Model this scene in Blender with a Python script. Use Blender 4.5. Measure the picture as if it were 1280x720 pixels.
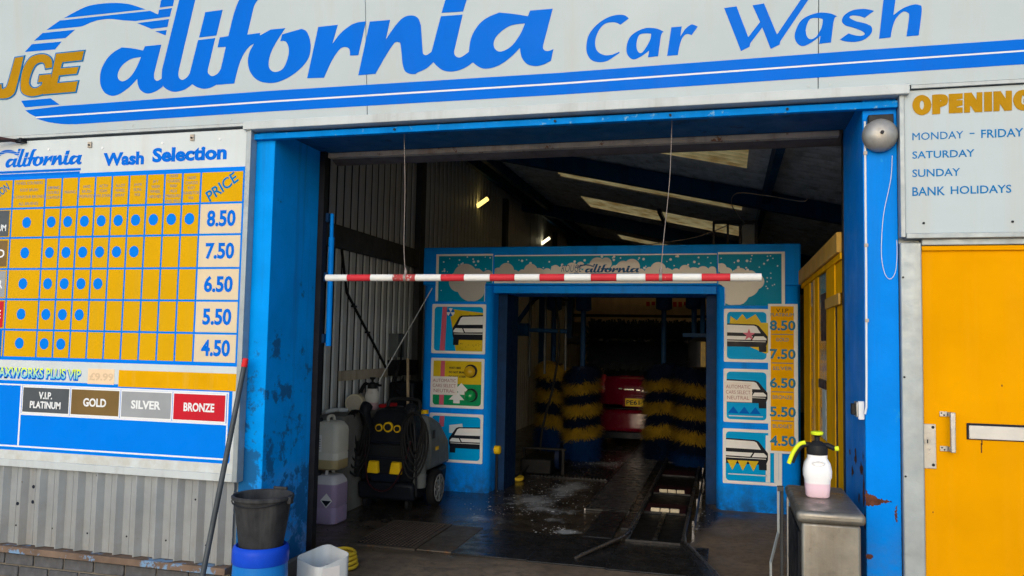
import bpy, bmesh, math, random
from mathutils import Vector, Matrix
from mathutils.geometry import tessellate_polygon
random.seed(7)
R_ = math.radians
for o in list(bpy.data.objects): bpy.data.objects.remove(o)
sc = bpy.context.scene
COL = sc.collection

# ------------------------------------------------------------------ camera, sky, sun, exposure
FPX = 1010.94
_y, _p, _r = R_(14.834), R_(3.83), R_(1.1326)
CF = Vector((-math.sin(_y)*math.cos(_p), math.cos(_y)*math.cos(_p), math.sin(_p)))
_rt = Vector((math.cos(_y), math.sin(_y), 0)); _up = _rt.cross(CF)
CR = _rt*math.cos(_r) + _up*math.sin(_r)
CU = -_rt*math.sin(_r) + _up*math.cos(_r)
CP = Vector((0, -4.28, 1.55))
cam = bpy.data.cameras.new('camera'); cam.sensor_width = 36; cam.lens = 36*FPX/1280; cam.clip_end = 2000; cam.clip_start = .05
camo = bpy.data.objects.new('camera', cam); COL.objects.link(camo)
camo.matrix_world = Matrix(((CR.x, CU.x, -CF.x, CP.x), (CR.y, CU.y, -CF.y, CP.y), (CR.z, CU.z, -CF.z, CP.z), (0, 0, 0, 1)))
sc.camera = camo

SUN_AZ, SUN_EL = R_(183), R_(20)      # azimuth measured clockwise from +Y: the light comes over the photographer's shoulder
w = bpy.data.worlds.new('World'); sc.world = w; w.use_nodes = True
nt = w.node_tree; nt.nodes.clear()
wo = nt.nodes.new('ShaderNodeOutputWorld'); bg = nt.nodes.new('ShaderNodeBackground'); sk = nt.nodes.new('ShaderNodeTexSky')
sk.sky_type = 'NISHITA'; sk.sun_disc = False; sk.sun_elevation = SUN_EL; sk.sun_rotation = SUN_AZ
sk.air_density = 1.0; sk.dust_density = 1.0; sk.ozone_density = 1.0
bg.inputs[1].default_value = 0.15
nt.links.new(sk.outputs[0], bg.inputs[0]); nt.links.new(bg.outputs[0], wo.inputs[0])
sun = bpy.data.lights.new('sun', 'SUN'); sun.energy = 0.5; sun.angle = R_(60); sun.color = (1, .985, .96)
so = bpy.data.objects.new('sun', sun); COL.objects.link(so)
so.location = (3, -10, 12)
so.rotation_euler = Vector((math.sin(SUN_AZ)*math.cos(SUN_EL), math.cos(SUN_AZ)*math.cos(SUN_EL), math.sin(SUN_EL))).to_track_quat('Z', 'Y').to_euler()
sc.view_settings.view_transform = 'Standard'; sc.view_settings.look = 'None'; sc.view_settings.gamma = 1
sc.view_settings.use_curve_mapping = False
sc.view_settings.exposure = 0.75

# ------------------------------------------------------------------ materials
def lin(r, g, b):
    f = lambda c: (c/255/12.92) if c/255 <= .04045 else ((c/255+.055)/1.055)**2.4
    return (f(r), f(g), f(b))
MATS = {}
def mat(name, col, rough=.6, metal=0., var=.12, scale=6., streak=None, samt=.35, chip=None, cth=.62, cscale=14., bump=.08, bscale=60., rvar=.12,
        grime=None, gz=(0., .5), gamt=.8, coat=0., trans=0., spec=.12, level=None, levelcol=None, lsoft=.004, cz=None):
    m = bpy.data.materials.new(name); m.use_nodes = True; nt = m.node_tree; N = nt.nodes; L = nt.links
    b = N['Principled BSDF']; tc = N.new('ShaderNodeTexCoord'); co = tc.outputs['Object']
    def noise(s, detail=5, ro=.6, mp=None):
        n = N.new('ShaderNodeTexNoise'); n.inputs['Scale'].default_value = s; n.inputs['Detail'].default_value = detail; n.inputs['Roughness'].default_value = ro
        if mp:
            g = N.new('ShaderNodeMapping'); g.inputs['Scale'].default_value = mp; L.new(co, g.inputs['Vector']); L.new(g.outputs[0], n.inputs['Vector'])
        else: L.new(co, n.inputs['Vector'])
        return n.outputs['Fac']
    def ramp(v, lo, hi):
        r = N.new('ShaderNodeMapRange'); r.inputs[1].default_value = lo; r.inputs[2].default_value = hi; L.new(v, r.inputs[0]); return r.outputs[0]
    def mul(v, k):
        q = N.new('ShaderNodeMath'); q.operation = 'MULTIPLY'; L.new(v, q.inputs[0])
        if isinstance(k, (int, float)): q.inputs[1].default_value = k
        else: L.new(k, q.inputs[1])
        return q.outputs[0]
    def mix(f, a, c):
        x = N.new('ShaderNodeMix'); x.data_type = 'RGBA'
        L.new(f, x.inputs[0])
        for i, q in ((6, a), (7, c)):
            if isinstance(q, tuple): x.inputs[i].default_value = (*q, 1)
            else: L.new(q, x.inputs[i])
        return x.outputs[2]
    c = mix(ramp(noise(scale), .3, .7), tuple(max(0, k*(1-var)) for k in col), tuple(min(1, k*(1+var)) for k in col))
    if level is not None:                     # two-tone thing: the liquid standing in a translucent vessel
        sx = N.new('ShaderNodeSeparateXYZ'); L.new(co, sx.inputs[0])
        c = mix(ramp(sx.outputs[2], level+lsoft, level-lsoft), c, levelcol)
    if streak: c = mix(mul(ramp(noise(1, 4, .65, (9, 9, .5)), .5, .75), samt), c, streak)
    if grime:
        sx = N.new('ShaderNodeSeparateXYZ'); L.new(co, sx.inputs[0])
        c = mix(mul(mul(ramp(sx.outputs[2], gz[1], gz[0]), ramp(noise(9, 7, .7), .35, .6)), gamt), c, grime)
    cf = None
    if chip:
        cf = ramp(noise(cscale, 8, .72), cth, cth+.03)
        if cz:                                  # wear that is heavier low down, where things knock against it
            sz = N.new('ShaderNodeSeparateXYZ'); L.new(co, sz.inputs[0])
            q = N.new('ShaderNodeMath'); q.operation = 'ADD'; L.new(noise(cscale, 8, .72), q.inputs[0]); L.new(mul(ramp(sz.outputs[2], cz[1], cz[0]), cz[2]), q.inputs[1]); cf = ramp(q.outputs[0], cth, cth+.05)
        c = mix(cf, c, chip)
    L.new(c, b.inputs['Base Color'])
    L.new(ramp_out(N, L, noise(scale*2.3, 4), max(.03, rough-rvar), min(1, rough+rvar)), b.inputs['Roughness'])
    b.inputs['Metallic'].default_value = metal; b.inputs['Specular IOR Level'].default_value = spec
    b.inputs['Coat Weight'].default_value = coat; b.inputs['Transmission Weight'].default_value = trans
    if bump:
        bp = N.new('ShaderNodeBump'); bp.inputs['Strength'].default_value = bump; bp.inputs['Distance'].default_value = .01
        L.new(noise(bscale, 5), bp.inputs['Height']); L.new(bp.outputs[0], b.inputs['Normal'])
    MATS[name] = m; return m
def ramp_out(N, L, v, a, c):
    r = N.new('ShaderNodeMapRange'); r.inputs[1].default_value = .3; r.inputs[2].default_value = .7; r.inputs[3].default_value = a; r.inputs[4].default_value = c
    L.new(v, r.inputs[0]); return r.outputs[0]

GRIME = (.20, .18, .15)
mat('panel_white', (.435, .500, .522), .45, var=.035, scale=2.2, streak=(.45, .45, .42), samt=.55, bump=.02, bscale=20)
mat('trim_white', (0.480, 0.520, 0.528), .5, var=.08, streak=(.3, .29, .27), samt=.5, chip=(.2, .18, .15), cth=.66)
mat('board_white', (0.544, 0.592, 0.600), .4, var=.04, streak=(.5, .46, .4), samt=.35, bump=.02, grime=(.42, .38, .3), gz=(.68, .95), gamt=.8)
mat('sign_blue', (0.000, 0.133, 0.624), .35, var=.03, scale=3, streak=(.01, .1, .5), samt=.3, bump=.01, spec=.03)
mat('sign_dot', (0.000, 0.179, 0.718), .35, var=.03, bump=.01, spec=.03)
mat('sign_teal', (.003, .16, .42), .4, var=.08, bump=.01, spec=.03)
mat('logo_navy', (.002, .07, .22), .4, var=.08, bump=0)
mat('logo_gold', (0.400, 0.208, 0.005), .4, var=.1, streak=(.4, .22, .02), bump=.01, spec=.03)
mat('cell_yellow', (0.608, 0.336, .006), .4, var=.05, scale=2.5, streak=(.5, .32, .03), samt=.4, bump=0, spec=0.)
mat('cell_cream', (0.637, 0.527, 0.357), .45, var=.04, bump=0, spec=0.)
mat('strip_orange', (0.656, 0.336, 0.004), .4, var=.07, streak=(.6, .4, .1), samt=.4, bump=0, spec=0.)
mat('tile_slate', (.075, .085, .095), .45, var=.1, bump=0)
mat('tile_bronze', (.17, .105, .035), .45, var=.1, bump=0)
mat('tile_silver', (0.289, 0.306, 0.323), .4, var=.08, bump=0)
mat('tile_red', (0.496, 0.010, 0.024), .4, var=.05, bump=0)
mat('print_grey', (.16, .21, .26), .5, var=.05, bump=0)
mat('faded_print', (.62, .46, .3), .5, var=.05, bump=0)
mat('faded_box', (.78, .58, .38), .5, var=.08, bump=0)
mat('white_vinyl', (0.722, 0.739, 0.748), .4, var=.02, bump=0)
mat('blue_paint', (0.000, 0.213, 0.738), .42, var=.10, scale=2.5, streak=(.012, .13, .42), samt=.45, chip=(.015, .27, .68), cth=.63, cscale=7, bump=.12, bscale=25, grime=(.10, .07, .05), gz=(0., .75), gamt=.8, spec=.03)
mat('blue_worn', (.0, .27, .78), .5, var=.12, scale=3, streak=(.012, .12, .36), samt=.7, chip=(.012, .115, .30), cth=.635, cscale=4.5, cz=(.3, 2.1, .2), bump=.2, bscale=18, grime=(.22, .19, .16), gz=(.1, .8), gamt=1., spec=.03)
mat('blue_flash', (.0, .20, .62), .5, var=.15, scale=5, streak=(.0, .12, .4), samt=.6, chip=(.16, .36, .56), cth=.60, cscale=22, spec=.03)
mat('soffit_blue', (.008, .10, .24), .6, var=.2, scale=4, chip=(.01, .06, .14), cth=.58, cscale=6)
mat('arch_blue', (.0, .27, 1.0), .35, var=.06, scale=3, streak=(.008, .11, .42), samt=.4, bump=.03, grime=(.02, .04, .06), gz=(0., .35), gamt=.8, spec=.03)
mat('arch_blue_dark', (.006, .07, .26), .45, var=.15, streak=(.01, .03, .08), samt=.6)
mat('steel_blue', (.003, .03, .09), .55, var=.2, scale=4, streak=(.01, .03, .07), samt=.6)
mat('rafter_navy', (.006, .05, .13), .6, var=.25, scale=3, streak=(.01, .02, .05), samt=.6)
mat('rust_trim', (.44, .38, .31), .6, var=.2, streak=(.2, .1, .06), samt=.7, chip=(.22, .1, .05), cth=.6)
mat('dark_steel', (.020, .021, .025), .5, .4, var=.3)
mat('shutter', (.13, .11, .105), .6, var=.2, streak=(.06, .05, .05), samt=.7)
mat('galv', (0.312, 0.350, 0.368), .45, .35, var=.12, scale=10, streak=(.25, .23, .2), samt=.4, chip=(.2, .17, .14), cth=.70)
mat('cladding', (0.263, 0.281, 0.290), .55, .1, var=.12, scale=5, streak=(.2, .19, .18), samt=.7, chip=(.13, .11, .09), cth=.675, cscale=18, grime=(.22, .20, .17), gz=(.2, .6), gamt=.5, bump=.06)
mat('inner_sheet', (.56, .58, .58), .5, .1, var=.15, scale=2, streak=(.12, .11, .10), samt=.8, chip=(.1, .08, .07), cth=.68)
mat('groove_shade', (.03, .032, .035), .8, var=.3)  # near-black backing colour standing in for shade in the wall sheet grooves
mat('roof_sheet', (.50, .54, .58), .7, var=.2, streak=(.08, .07, .06), samt=.6)
mat('brick', (.085, .085, .09), .85, var=.3, scale=15, bump=.3)
mat('mortar', (.17, .15, .12), .95, var=.2, scale=20, bump=.3)
mat('ledge_paint', (.16, .11, .08), .7, var=.3, chip=(.16, .27, .42), cth=.52, cscale=4)
mat('door_yellow', (0.688, 0.300, 0.001), .38, var=.09, scale=2, streak=(.68, .3, .01), samt=.35, chip=(.45, .25, .05), cth=.74, bump=.03, bscale=12, spec=0.)
mat('kiosk_yellow', (.80, .40, .006), .5, var=.12, streak=(.4, .2, .03), samt=.5, spec=0.)
mat('kiosk_blind', (.45, .52, .52), .6, var=.1, bump=0)
mat('kiosk_board', (.58, .33, .06), .6, var=.12, streak=(.35, .25, .12), samt=.5)
mat('steel', (.40, .40, .39), .38, .75, var=.12, scale=10, rvar=.15, streak=(.3, .28, .25), samt=.5)
mat('steel_dirty', (.24, .225, .195), .42, .7, var=.2, scale=6, streak=(.16, .13, .1), samt=.8, rvar=.18, bump=.05)
mat('bell_steel', (.36, .345, .32), .5, .6, var=.15, scale=16, chip=(.28, .2, .13), cth=.66)
mat('black_plastic', (.016, .017, .019), .42, var=.2)
mat('rubber', (.014, .014, .015), .7, var=.2)
mat('bucket_black', (0.032, 0.033, 0.036), .6, var=.25, scale=14, streak=(.10, .10, .10), samt=.6, bump=.08)
mat('drum_blue', (0.010, 0.178, 0.561), .4, var=.15, scale=5, chip=(.45, .55, .65), cth=.70, cscale=9, streak=(.01, .13, .48), samt=.6)
mat('drum_band', (0.007, 0.060, 0.527), .4, var=.1, chip=(.3, .4, .55), cth=.7)
mat('tub_white', (0.612, 0.646, 0.663), .4, var=.05, streak=(.45, .45, .42), samt=.5, spec=.4)
mat('sludge', (.12, .14, .15), .3, var=.3)
mat('can_amber', (.62, .60, .52), .4, var=.08, level=.535, levelcol=(.42, .33, .17))
mat('can_violet', (.62, .60, .62), .4, var=.06, level=.335, levelcol=(.36, .27, .41))
mat('bottle_pink', (.82, .82, .83), .35, var=.03, level=.895, levelcol=(.76, .55, .63))
mat('bottle_milky', (.66, .63, .58), .45, var=.05, level=.93, levelcol=(.55, .36, .38))
mat('yellow_cup', (.58, .52, .36), .5, var=.15)
mat('strip_grad', (.70, .85, .03), .4, var=.05, level=1.285, levelcol=(.0, .42, .85), lsoft=.035)
mat('steel_bright', (.50, .49, .47), .4, .4, var=.08)
mat('rust', (.10, .035, .02), .85, var=.4, scale=30, bump=.3, bscale=90)
mat('rail_grey', (.075, .08, .085), .55, .3, var=.2, streak=(.04, .04, .04), samt=.6)
mat('grate_dirt', (.24, .175, .125), .7, var=.3, scale=12)
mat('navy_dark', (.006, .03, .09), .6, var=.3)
mat('lime', (.70, .85, .03), .4, var=.05)
mat('hose_yellow', (.62, .42, .03), .5, var=.15)
mat('hi_yellow', (.80, .50, .01), .45, var=.1)
mat('washer_dark', (.009, .011, .015), .45, var=.2)
mat('washer_grey', (.13, .145, .145), .5, var=.12, streak=(.06, .06, .06), samt=.5)
mat('rim_grey', (.22, .23, .24), .5, var=.12)
mat('red_cap', (.62, .02, .025), .45, var=.08)
mat('pole_grey', (.06, .07, .08), .45, .2, var=.15)
mat('bar_white', (0.663, 0.663, 0.637), .45, var=.05, chip=(.38, .36, .32), cth=.64, cscale=30)
mat('bar_red', (.50, .03, .04), .45, var=.1, chip=(.55, .45, .42), cth=.66, cscale=30)
mat('bar_red_worn', (.36, .05, .05), .55, var=.2, chip=(.5, .42, .38), cth=.57, cscale=30)
mat('wire', (.26, .22, .20), .5, .3, var=.1)
mat('cable_white', (.66, .68, .70), .5, var=.05)
mat('wood', (.40, .31, .20), .7, var=.2, streak=(.25, .18, .1), samt=.5)
mat('plank_cream', (.46, .41, .32), .7, var=.15, streak=(.25, .2, .15), samt=.6)
mat('concrete_block', (.17, .165, .15), .8, var=.2, streak=(.09, .085, .08), samt=.6, bump=.2)
mat('panel_teal', (.0, .27, .50), .3, var=.05, scale=2, spec=.03, bump=0)
mat('panel_sky', (.0, .36, .80), .3, var=.05, scale=2, spec=.03, bump=0)
mat('foam_print', (.48, .49, .50), .35, var=.05, scale=2, coat=.2, bump=0)
mat('foam_dot', (.60, .70, .76), .35, var=.03)
mat('ink', (.008, .012, .022), .4, var=.05)
mat('print_white', (.80, .82, .84), .4, var=.04, bump=0)
mat('print_pink', (.66, .13, .20), .4, var=.05, bump=0)
mat('print_yellow', (.66, .48, .015), .4, var=.06, bump=0)
mat('print_green', (.005, .30, .12), .4, var=.05, bump=0)
mat('print_star', (.62, .16, .24), .4, var=.05)
mat('paper', (.80, .77, .75), .7, var=.04, bump=0)
mat('paper_ink', (.36, .14, .16), .7, var=.05)
mat('price_orange', (.88, .44, .004), .4, var=.07, streak=(.45, .24, .04), samt=.4, bump=0, spec=0.)
mat('price_ink', (.02, .20, .40), .4, var=.06)
mat('lens_amber', (.60, .38, .01), .12, var=.05, coat=1)
mat('lens_green', (.004, .34, .09), .12, var=.05, coat=1)
mat('bristle_navy', (.003, .009, .032), .55, var=.3, scale=20)
mat('bristle_yellow', (.32, .205, .016), .45, var=.45, scale=9, spec=.4)
mat('bristle_blue', (.004, .032, .13), .55, var=.25, scale=20)
mat('bristle_dark', (.006, .010, .013), .6, var=.4, scale=14)
mat('car_red', (.13, .002, .016), .22, var=.04, coat=1)
mat('car_glass', (.01, .012, .015), .08, var=.05)
mat('plate_yellow', (.80, .56, .02), .4, var=.03)
mat('car_lamp', (.45, .04, .05), .15, var=.1, coat=1)
mat('chrome', (.4, .4, .4), .25, .9, var=.05)
mat('far_cream', (.62, .52, .36), .7, var=.12, streak=(.35, .28, .18), samt=.5)
mat('red_letter', (.45, .05, .05), .6, var=.1)
mat('grate_steel', (.10, .085, .07), .5, .5, var=.3, chip=(.2, .11, .06), cth=.58)
mat('plate_steel', (.030, .031, .034), .26, .45, var=.35, scale=5, rvar=.16, chip=(.07, .05, .035), cth=.62)
mat('rail_steel', (.17, .17, .18), .3, .8, var=.25, chip=(.15, .08, .04), cth=.62)
mat('roller_cream', (.55, .49, .36), .5, var=.12)
mat('maroon', (.035, .010, .014), .5, var=.2)
mat('foam_suds', (.72, .75, .77), .45, var=.05)
mat('pit_black', (.008, .008, .009), .5, var=.3)
mat('pale_forecourt', (.40, .385, .36), .9, var=.25, scale=3, bump=.4, bscale=120)  # forecourt concrete, colour kept pale to bounce light into the bay

def emis(name, col, s):
    m = bpy.data.materials.new(name); m.use_nodes = True
    b = m.node_tree.nodes['Principled BSDF']; b.inputs['Base Color'].default_value = (*col, 1)
    b.inputs['Emission Color'].default_value = (*col, 1); b.inputs['Emission Strength'].default_value = s
    MATS[name] = m
emis('lamp_warm', (1, .72, .20), 1.1); emis('lamp_white', (1, .88, .55), 1.5)

def skylight_mat():
    m = bpy.data.materials.new('skylight'); m.use_nodes = True; N = m.node_tree.nodes; L = m.node_tree.links; N.clear()
    o = N.new('ShaderNodeOutputMaterial'); t = N.new('ShaderNodeBsdfTranslucent'); d = N.new('ShaderNodeBsdfDiffuse'); x = N.new('ShaderNodeMixShader')
    tc = N.new('ShaderNodeTexCoord'); n = N.new('ShaderNodeTexNoise'); n.inputs['Scale'].default_value = 5; n.inputs['Detail'].default_value = 8
    r = N.new('ShaderNodeValToRGB'); r.color_ramp.elements[0].position = .35; r.color_ramp.elements[0].color = (.58, .26, .06, 1)
    r.color_ramp.elements[1].position = .62; r.color_ramp.elements[1].color = (1.0, .58, .19, 1)
    L.new(tc.outputs['Object'], n.inputs['Vector']); L.new(n.outputs['Fac'], r.inputs[0]); wv = N.new('ShaderNodeTexWave'); wv.bands_direction = 'Y'; wv.inputs['Scale'].default_value = 2.0944; wv.inputs['Distortion'].default_value = .6; wv.inputs['Detail'].default_value = 3; L.new(tc.outputs['Object'], wv.inputs['Vector'])
    mr = N.new('ShaderNodeMapRange'); mr.inputs[3].default_value = .42; mr.inputs[4].default_value = 1.; L.new(wv.outputs['Fac'], mr.inputs[0])  # darker bands: dirt in the folds and painted-in corrugation shading
    mx = N.new('ShaderNodeMix'); mx.data_type = 'RGBA'; mx.blend_type = 'MULTIPLY'; mx.inputs[0].default_value = 1; L.new(r.outputs[0], mx.inputs[6]); L.new(mr.outputs[0], mx.inputs[7]); L.new(mx.outputs[2], t.inputs[0])
    d.inputs[0].default_value = (.4, .32, .18, 1); x.inputs[0].default_value = .05
    L.new(t.outputs[0], x.inputs[1]); L.new(d.outputs[0], x.inputs[2]); L.new(x.outputs[0], o.inputs[0])
    MATS['skylight'] = m
skylight_mat()

def floor_mat():
    m = bpy.data.materials.new('wet_floor'); m.use_nodes = True; N = m.node_tree.nodes; L = m.node_tree.links; b = N['Principled BSDF']
    tc = N.new('ShaderNodeTexCoord'); co = tc.outputs['Object']
    def noise(s, d=6, ro=.6, mp=None):
        n = N.new('ShaderNodeTexNoise'); n.inputs['Scale'].default_value = s; n.inputs['Detail'].default_value = d; n.inputs['Roughness'].default_value = ro
        if mp:
            g = N.new('ShaderNodeMapping'); g.inputs['Scale'].default_value = mp; L.new(co, g.inputs[0]); L.new(g.outputs[0], n.inputs[0])
        else: L.new(co, n.inputs[0])
        return n.outputs['Fac']
    def rng(v, a, c, p=0, q=1):
        r = N.new('ShaderNodeMapRange'); r.inputs[1].default_value = a; r.inputs[2].default_value = c; r.inputs[3].default_value = p; r.inputs[4].default_value = q; L.new(v, r.inputs[0]); return r.outputs[0]
    def mix(f, a, c):
        x = N.new('ShaderNodeMix'); x.data_type = 'RGBA'; L.new(f, x.inputs[0])
        for i, q in ((6, a), (7, c)):
            if isinstance(q, tuple): x.inputs[i].default_value = (*q, 1)
            else: L.new(q, x.inputs[i])
        return x.outputs[2]
    def math_(op, a, c):
        q = N.new('ShaderNodeMath'); q.operation = op
        for i, k in ((0, a), (1, c)):
            if isinstance(k, (int, float)): q.inputs[i].default_value = k
            else: L.new(k, q.inputs[i])
        return q.outputs[0]
    dry = mix(rng(noise(1.6, 8), .35, .65), (.13, .095, .062), (.215, .165, .115))
    dry = mix(rng(noise(14, 8, .7), .45, .7), dry, (.075, .058, .045))
    sx = N.new('ShaderNodeSeparateXYZ'); L.new(co, sx.inputs[0])
    inward = rng(sx.outputs[1], .9, 3.6)                                     # the wash bay stays soaked; floor also coloured darker for the dim tunnel
    side = rng(sx.outputs[0], -.3, .0, 0, .38)                                # the strip by the right tower is walked dry
    wetn = rng(math_('SUBTRACT', math_('ADD', noise(1.1, 6), math_('MULTIPLY', inward, .46)), side), .55, .71)
    wet = mix(rng(noise(5, 8, .7), .4, .6), (.018, .016, .014), (.055, .045, .036))
    c = mix(wetn, dry, wet)
    film = None                                                               # dried soap film left where the foam runs off
    for px_, py_, ax, ay, k in ((-1.85, 3.55, .38, .60, 1.), (-1.62, 4.3, .30, .8, 1.1), (-1.6, 3.2, .5, .35, .8), (-1.27, 2.38, .17, .13, 1.3), (-2.0, 2.6, .5, .25, .75), (-1.5, 6.3, .6, .4, .9), (-1.5, 2.75, .3, .2, .7)):
        g = N.new('ShaderNodeMapping'); g.inputs['Location'].default_value = (-px_/ax, -py_/ay, 0); g.inputs['Scale'].default_value = (1/ax, 1/ay, 0); L.new(co, g.inputs[0])
        ln = N.new('ShaderNodeVectorMath'); ln.operation = 'LENGTH'; L.new(g.outputs[0], ln.inputs[0]); q = rng(ln.outputs['Value'], 0, 1.25, k, 0)
        film = q if film is None else math_('MAXIMUM', film, q)
    sw = math_('ADD', math_('MULTIPLY', noise(2.6, 9, .72, (1.5, .8, 1)), .9), math_('MULTIPLY', noise(14, 8, .75, (1.3, .7, 1)), .45))
    ff = rng(math_('ADD', math_('MULTIPLY', film, .52), sw), .93, 1.16, 0, .85)
    c = mix(ff, c, (.44, .48, .52))
    L.new(c, b.inputs['Base Color'])
    L.new(math_('SUBTRACT', rng(noise(3, 5), .35, .65, .55, .8), math_('MULTIPLY', wetn, .50)), b.inputs['Roughness'])
    bp = N.new('ShaderNodeBump'); bp.inputs['Strength'].default_value = .35; bp.inputs['Distance'].default_value = .02
    L.new(math_('ADD', noise(6, 6), math_('MULTIPLY', noise(60, 4), .25)), bp.inputs['Height']); L.new(bp.outputs[0], b.inputs['Normal'])
    MATS['wet_floor'] = m
floor_mat()

# ------------------------------------------------------------------ mesh helpers
class MB:
    def __init__(s): s.v = []; s.f = []
    def add(s, vs, fs):
        n = len(s.v); s.v += [tuple(q) for q in vs]; s.f += [tuple(i+n for i in f) for f in fs]; return s
    def box(s, x0, x1, y0, y1, z0, z1):
        return s.add([(x0,y0,z0),(x1,y0,z0),(x1,y1,z0),(x0,y1,z0),(x0,y0,z1),(x1,y0,z1),(x1,y1,z1),(x0,y1,z1)],
                     [(3,2,1,0),(4,5,6,7),(0,1,5,4),(1,2,6,5),(2,3,7,6),(3,0,4,7)])
    def hexa(s, p): # 8 points: bottom 4 ccw, top 4 ccw
        return s.add(p, [(3,2,1,0),(4,5,6,7),(0,1,5,4),(1,2,6,5),(2,3,7,6),(3,0,4,7)])
    def beam(s, a, b, wdt, h, up=(0,0,1)):
        a = Vector(a); b = Vector(b); d = (b-a).normalized(); x = d.cross(Vector(up))
        if x.length < 1e-5: x = d.cross(Vector((1,0,0)))
        x.normalize(); u = x.cross(d).normalized(); x *= wdt/2; u *= h/2
        return s.hexa([a-x-u, a+x-u, b+x-u, b-x-u, a-x+u, a+x+u, b+x+u, b-x+u])
    def cyl(s, a, b, r0, r1=None, n=16, cap=True):
        r1 = r0 if r1 is None else r1; a = Vector(a); b = Vector(b); d = (b-a).normalized()
        x = d.orthogonal().normalized(); y = d.cross(x); vs = []
        for p, r in ((a, r0), (b, r1)):
            for i in range(n):
                t = 2*math.pi*i/n; vs.append(p + x*math.cos(t)*r + y*math.sin(t)*r)
        fs = [(i, (i+1) % n, n+(i+1) % n, n+i) for i in range(n)]
        if cap: fs += [tuple(range(n-1, -1, -1)), tuple(range(n, 2*n))]
        return s.add(vs, fs)
    def tube(s, pts, r, n=8, closed=False):
        pts = [Vector(p) for p in pts]; m = len(pts); vs = []; fs = []; prev = None
        for k, p in enumerate(pts):
            if closed: d = pts[(k+1) % m]-pts[k-1]
            else: d = pts[min(k+1, m-1)]-pts[max(k-1, 0)]
            d.normalize()
            x = (prev - d*prev.dot(d)).normalized() if prev is not None and (prev - d*prev.dot(d)).length > 1e-4 else d.orthogonal().normalized()
            prev = x; y = d.cross(x); rr = r[k] if isinstance(r, (list, tuple)) else r
            for i in range(n):
                t = 2*math.pi*i/n; vs.append(p + x*math.cos(t)*rr + y*math.sin(t)*rr)
        for k in range(m if closed else m-1):
            for i in range(n):
                a = k*n+i; b = k*n+(i+1) % n; c = ((k+1) % m)*n
                fs.append((a, b, c+(i+1) % n, c+i))
        if not closed: fs += [tuple(range(n-1, -1, -1)), tuple(range((m-1)*n, m*n))]
        return s.add(vs, fs)
    def lathe(s, c, prof, n=24, ax='Z'):
        vs = []; fs = []; cx, cy, cz = c
        for r, z in prof:
            for i in range(n):
                t = 2*math.pi*i/n; p = (r*math.cos(t), r*math.sin(t), z)
                if ax == 'Y': p = (p[0], -p[2], p[1])      # axis pointing to the viewer (-Y)
                if ax == 'X': p = (p[2], p[0], p[1])
                vs.append((cx+p[0], cy+p[1], cz+p[2]))
        for k in range(len(prof)-1):
            for i in range(n): fs.append((k*n+i, k*n+(i+1) % n, (k+1)*n+(i+1) % n, (k+1)*n+i))
        if prof[0][0] > 1e-6: fs.append(tuple(range(n-1, -1, -1)))
        if prof[-1][0] > 1e-6: fs.append(tuple(range((len(prof)-1)*n, len(prof)*n)))
        return s.add(vs, fs)
    def rings(s, rings, cap=True):
        n = len(rings[0]); vs = [p for r in rings for p in r]; fs = []
        for k in range(len(rings)-1):
            for i in range(n): fs.append((k*n+i, k*n+(i+1) % n, (k+1)*n+(i+1) % n, (k+1)*n+i))
        if cap: fs += [tuple(range(n-1, -1, -1)), tuple(range((len(rings)-1)*n, len(rings)*n))]
        return s.add(vs, fs)

def tag(o, label=None, cat=None, group=None, kind=None):
    if label: o['label'] = label
    if cat: o['category'] = cat
    if group: o['group'] = group
    if kind: o['kind'] = kind
    return o
def thing(name, loc, label, cat, group=None):
    o = bpy.data.objects.new(name, None); COL.objects.link(o); o.location = loc; o.empty_display_size = .1
    return tag(o, label, cat, group)
def adopt(o, parent):
    if parent is None: return
    o.parent = parent
    if parent.parent is None: o.matrix_parent_inverse = Matrix.Translation(-Vector(parent.location))
def obj(name, mb, m, parent=None, bevel=0, smooth=None, seg=2, kind=None, fix=False):
    me = bpy.data.meshes.new(name); me.from_pydata(mb.v, [], mb.f); me.validate()
    if fix:
        bm = bmesh.new(); bm.from_mesh(me); bmesh.ops.recalc_face_normals(bm, faces=bm.faces); bm.to_mesh(me); bm.free()
    me.materials.append(MATS[m]); o = bpy.data.objects.new(name, me); COL.objects.link(o); adopt(o, parent)
    if smooth is not None:
        me.polygons.foreach_set('use_smooth', [True]*len(me.polygons)); me.set_sharp_from_angle(angle=R_(smooth))
    if bevel:
        b = o.modifiers.new('bevel', 'BEVEL'); b.width = bevel; b.segments = seg; b.limit_method = 'ANGLE'; b.angle_limit = R_(40)
        if smooth is None: me.polygons.foreach_set('use_smooth', [True]*len(me.polygons)); me.set_sharp_from_angle(angle=R_(50))
    if kind: o['kind'] = kind
    return o
def B(name, m, parent, x0, x1, y0, y1, z0, z1, bevel=0): return obj(name, MB().box(x0, x1, y0, y1, z0, z1), m, parent, bevel)

# upright sign planes: u to the right, v up, w out of the plane towards the street
class Plane:
    def __init__(s, o, tilt=0.):
        s.o = Vector(o); s.eu = Vector((1, 0, 0)); s.ev = Vector((0, -math.sin(tilt), math.cos(tilt))); s.en = Vector((0, -math.cos(tilt), -math.sin(tilt)))
    def p(s, u, v, w_=0.): return s.o + s.eu*u + s.ev*v + s.en*w_
    def m(s, px, py):          # the spot of the photograph measured back onto this plane, in metres
        d = CR*((px-640)/FPX) - CU*((py-360)/FPX) + CF
        t = (s.o-CP).dot(s.en)/d.dot(s.en); q = CP + d*t - s.o
        return (q.dot(s.eu), q.dot(s.ev))
WALL = Plane((0, 0, 0))
FASC = Plane((0, -.06, 2.83), R_(6.5))
ARCH = Plane((0, 3.75, 0))

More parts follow.
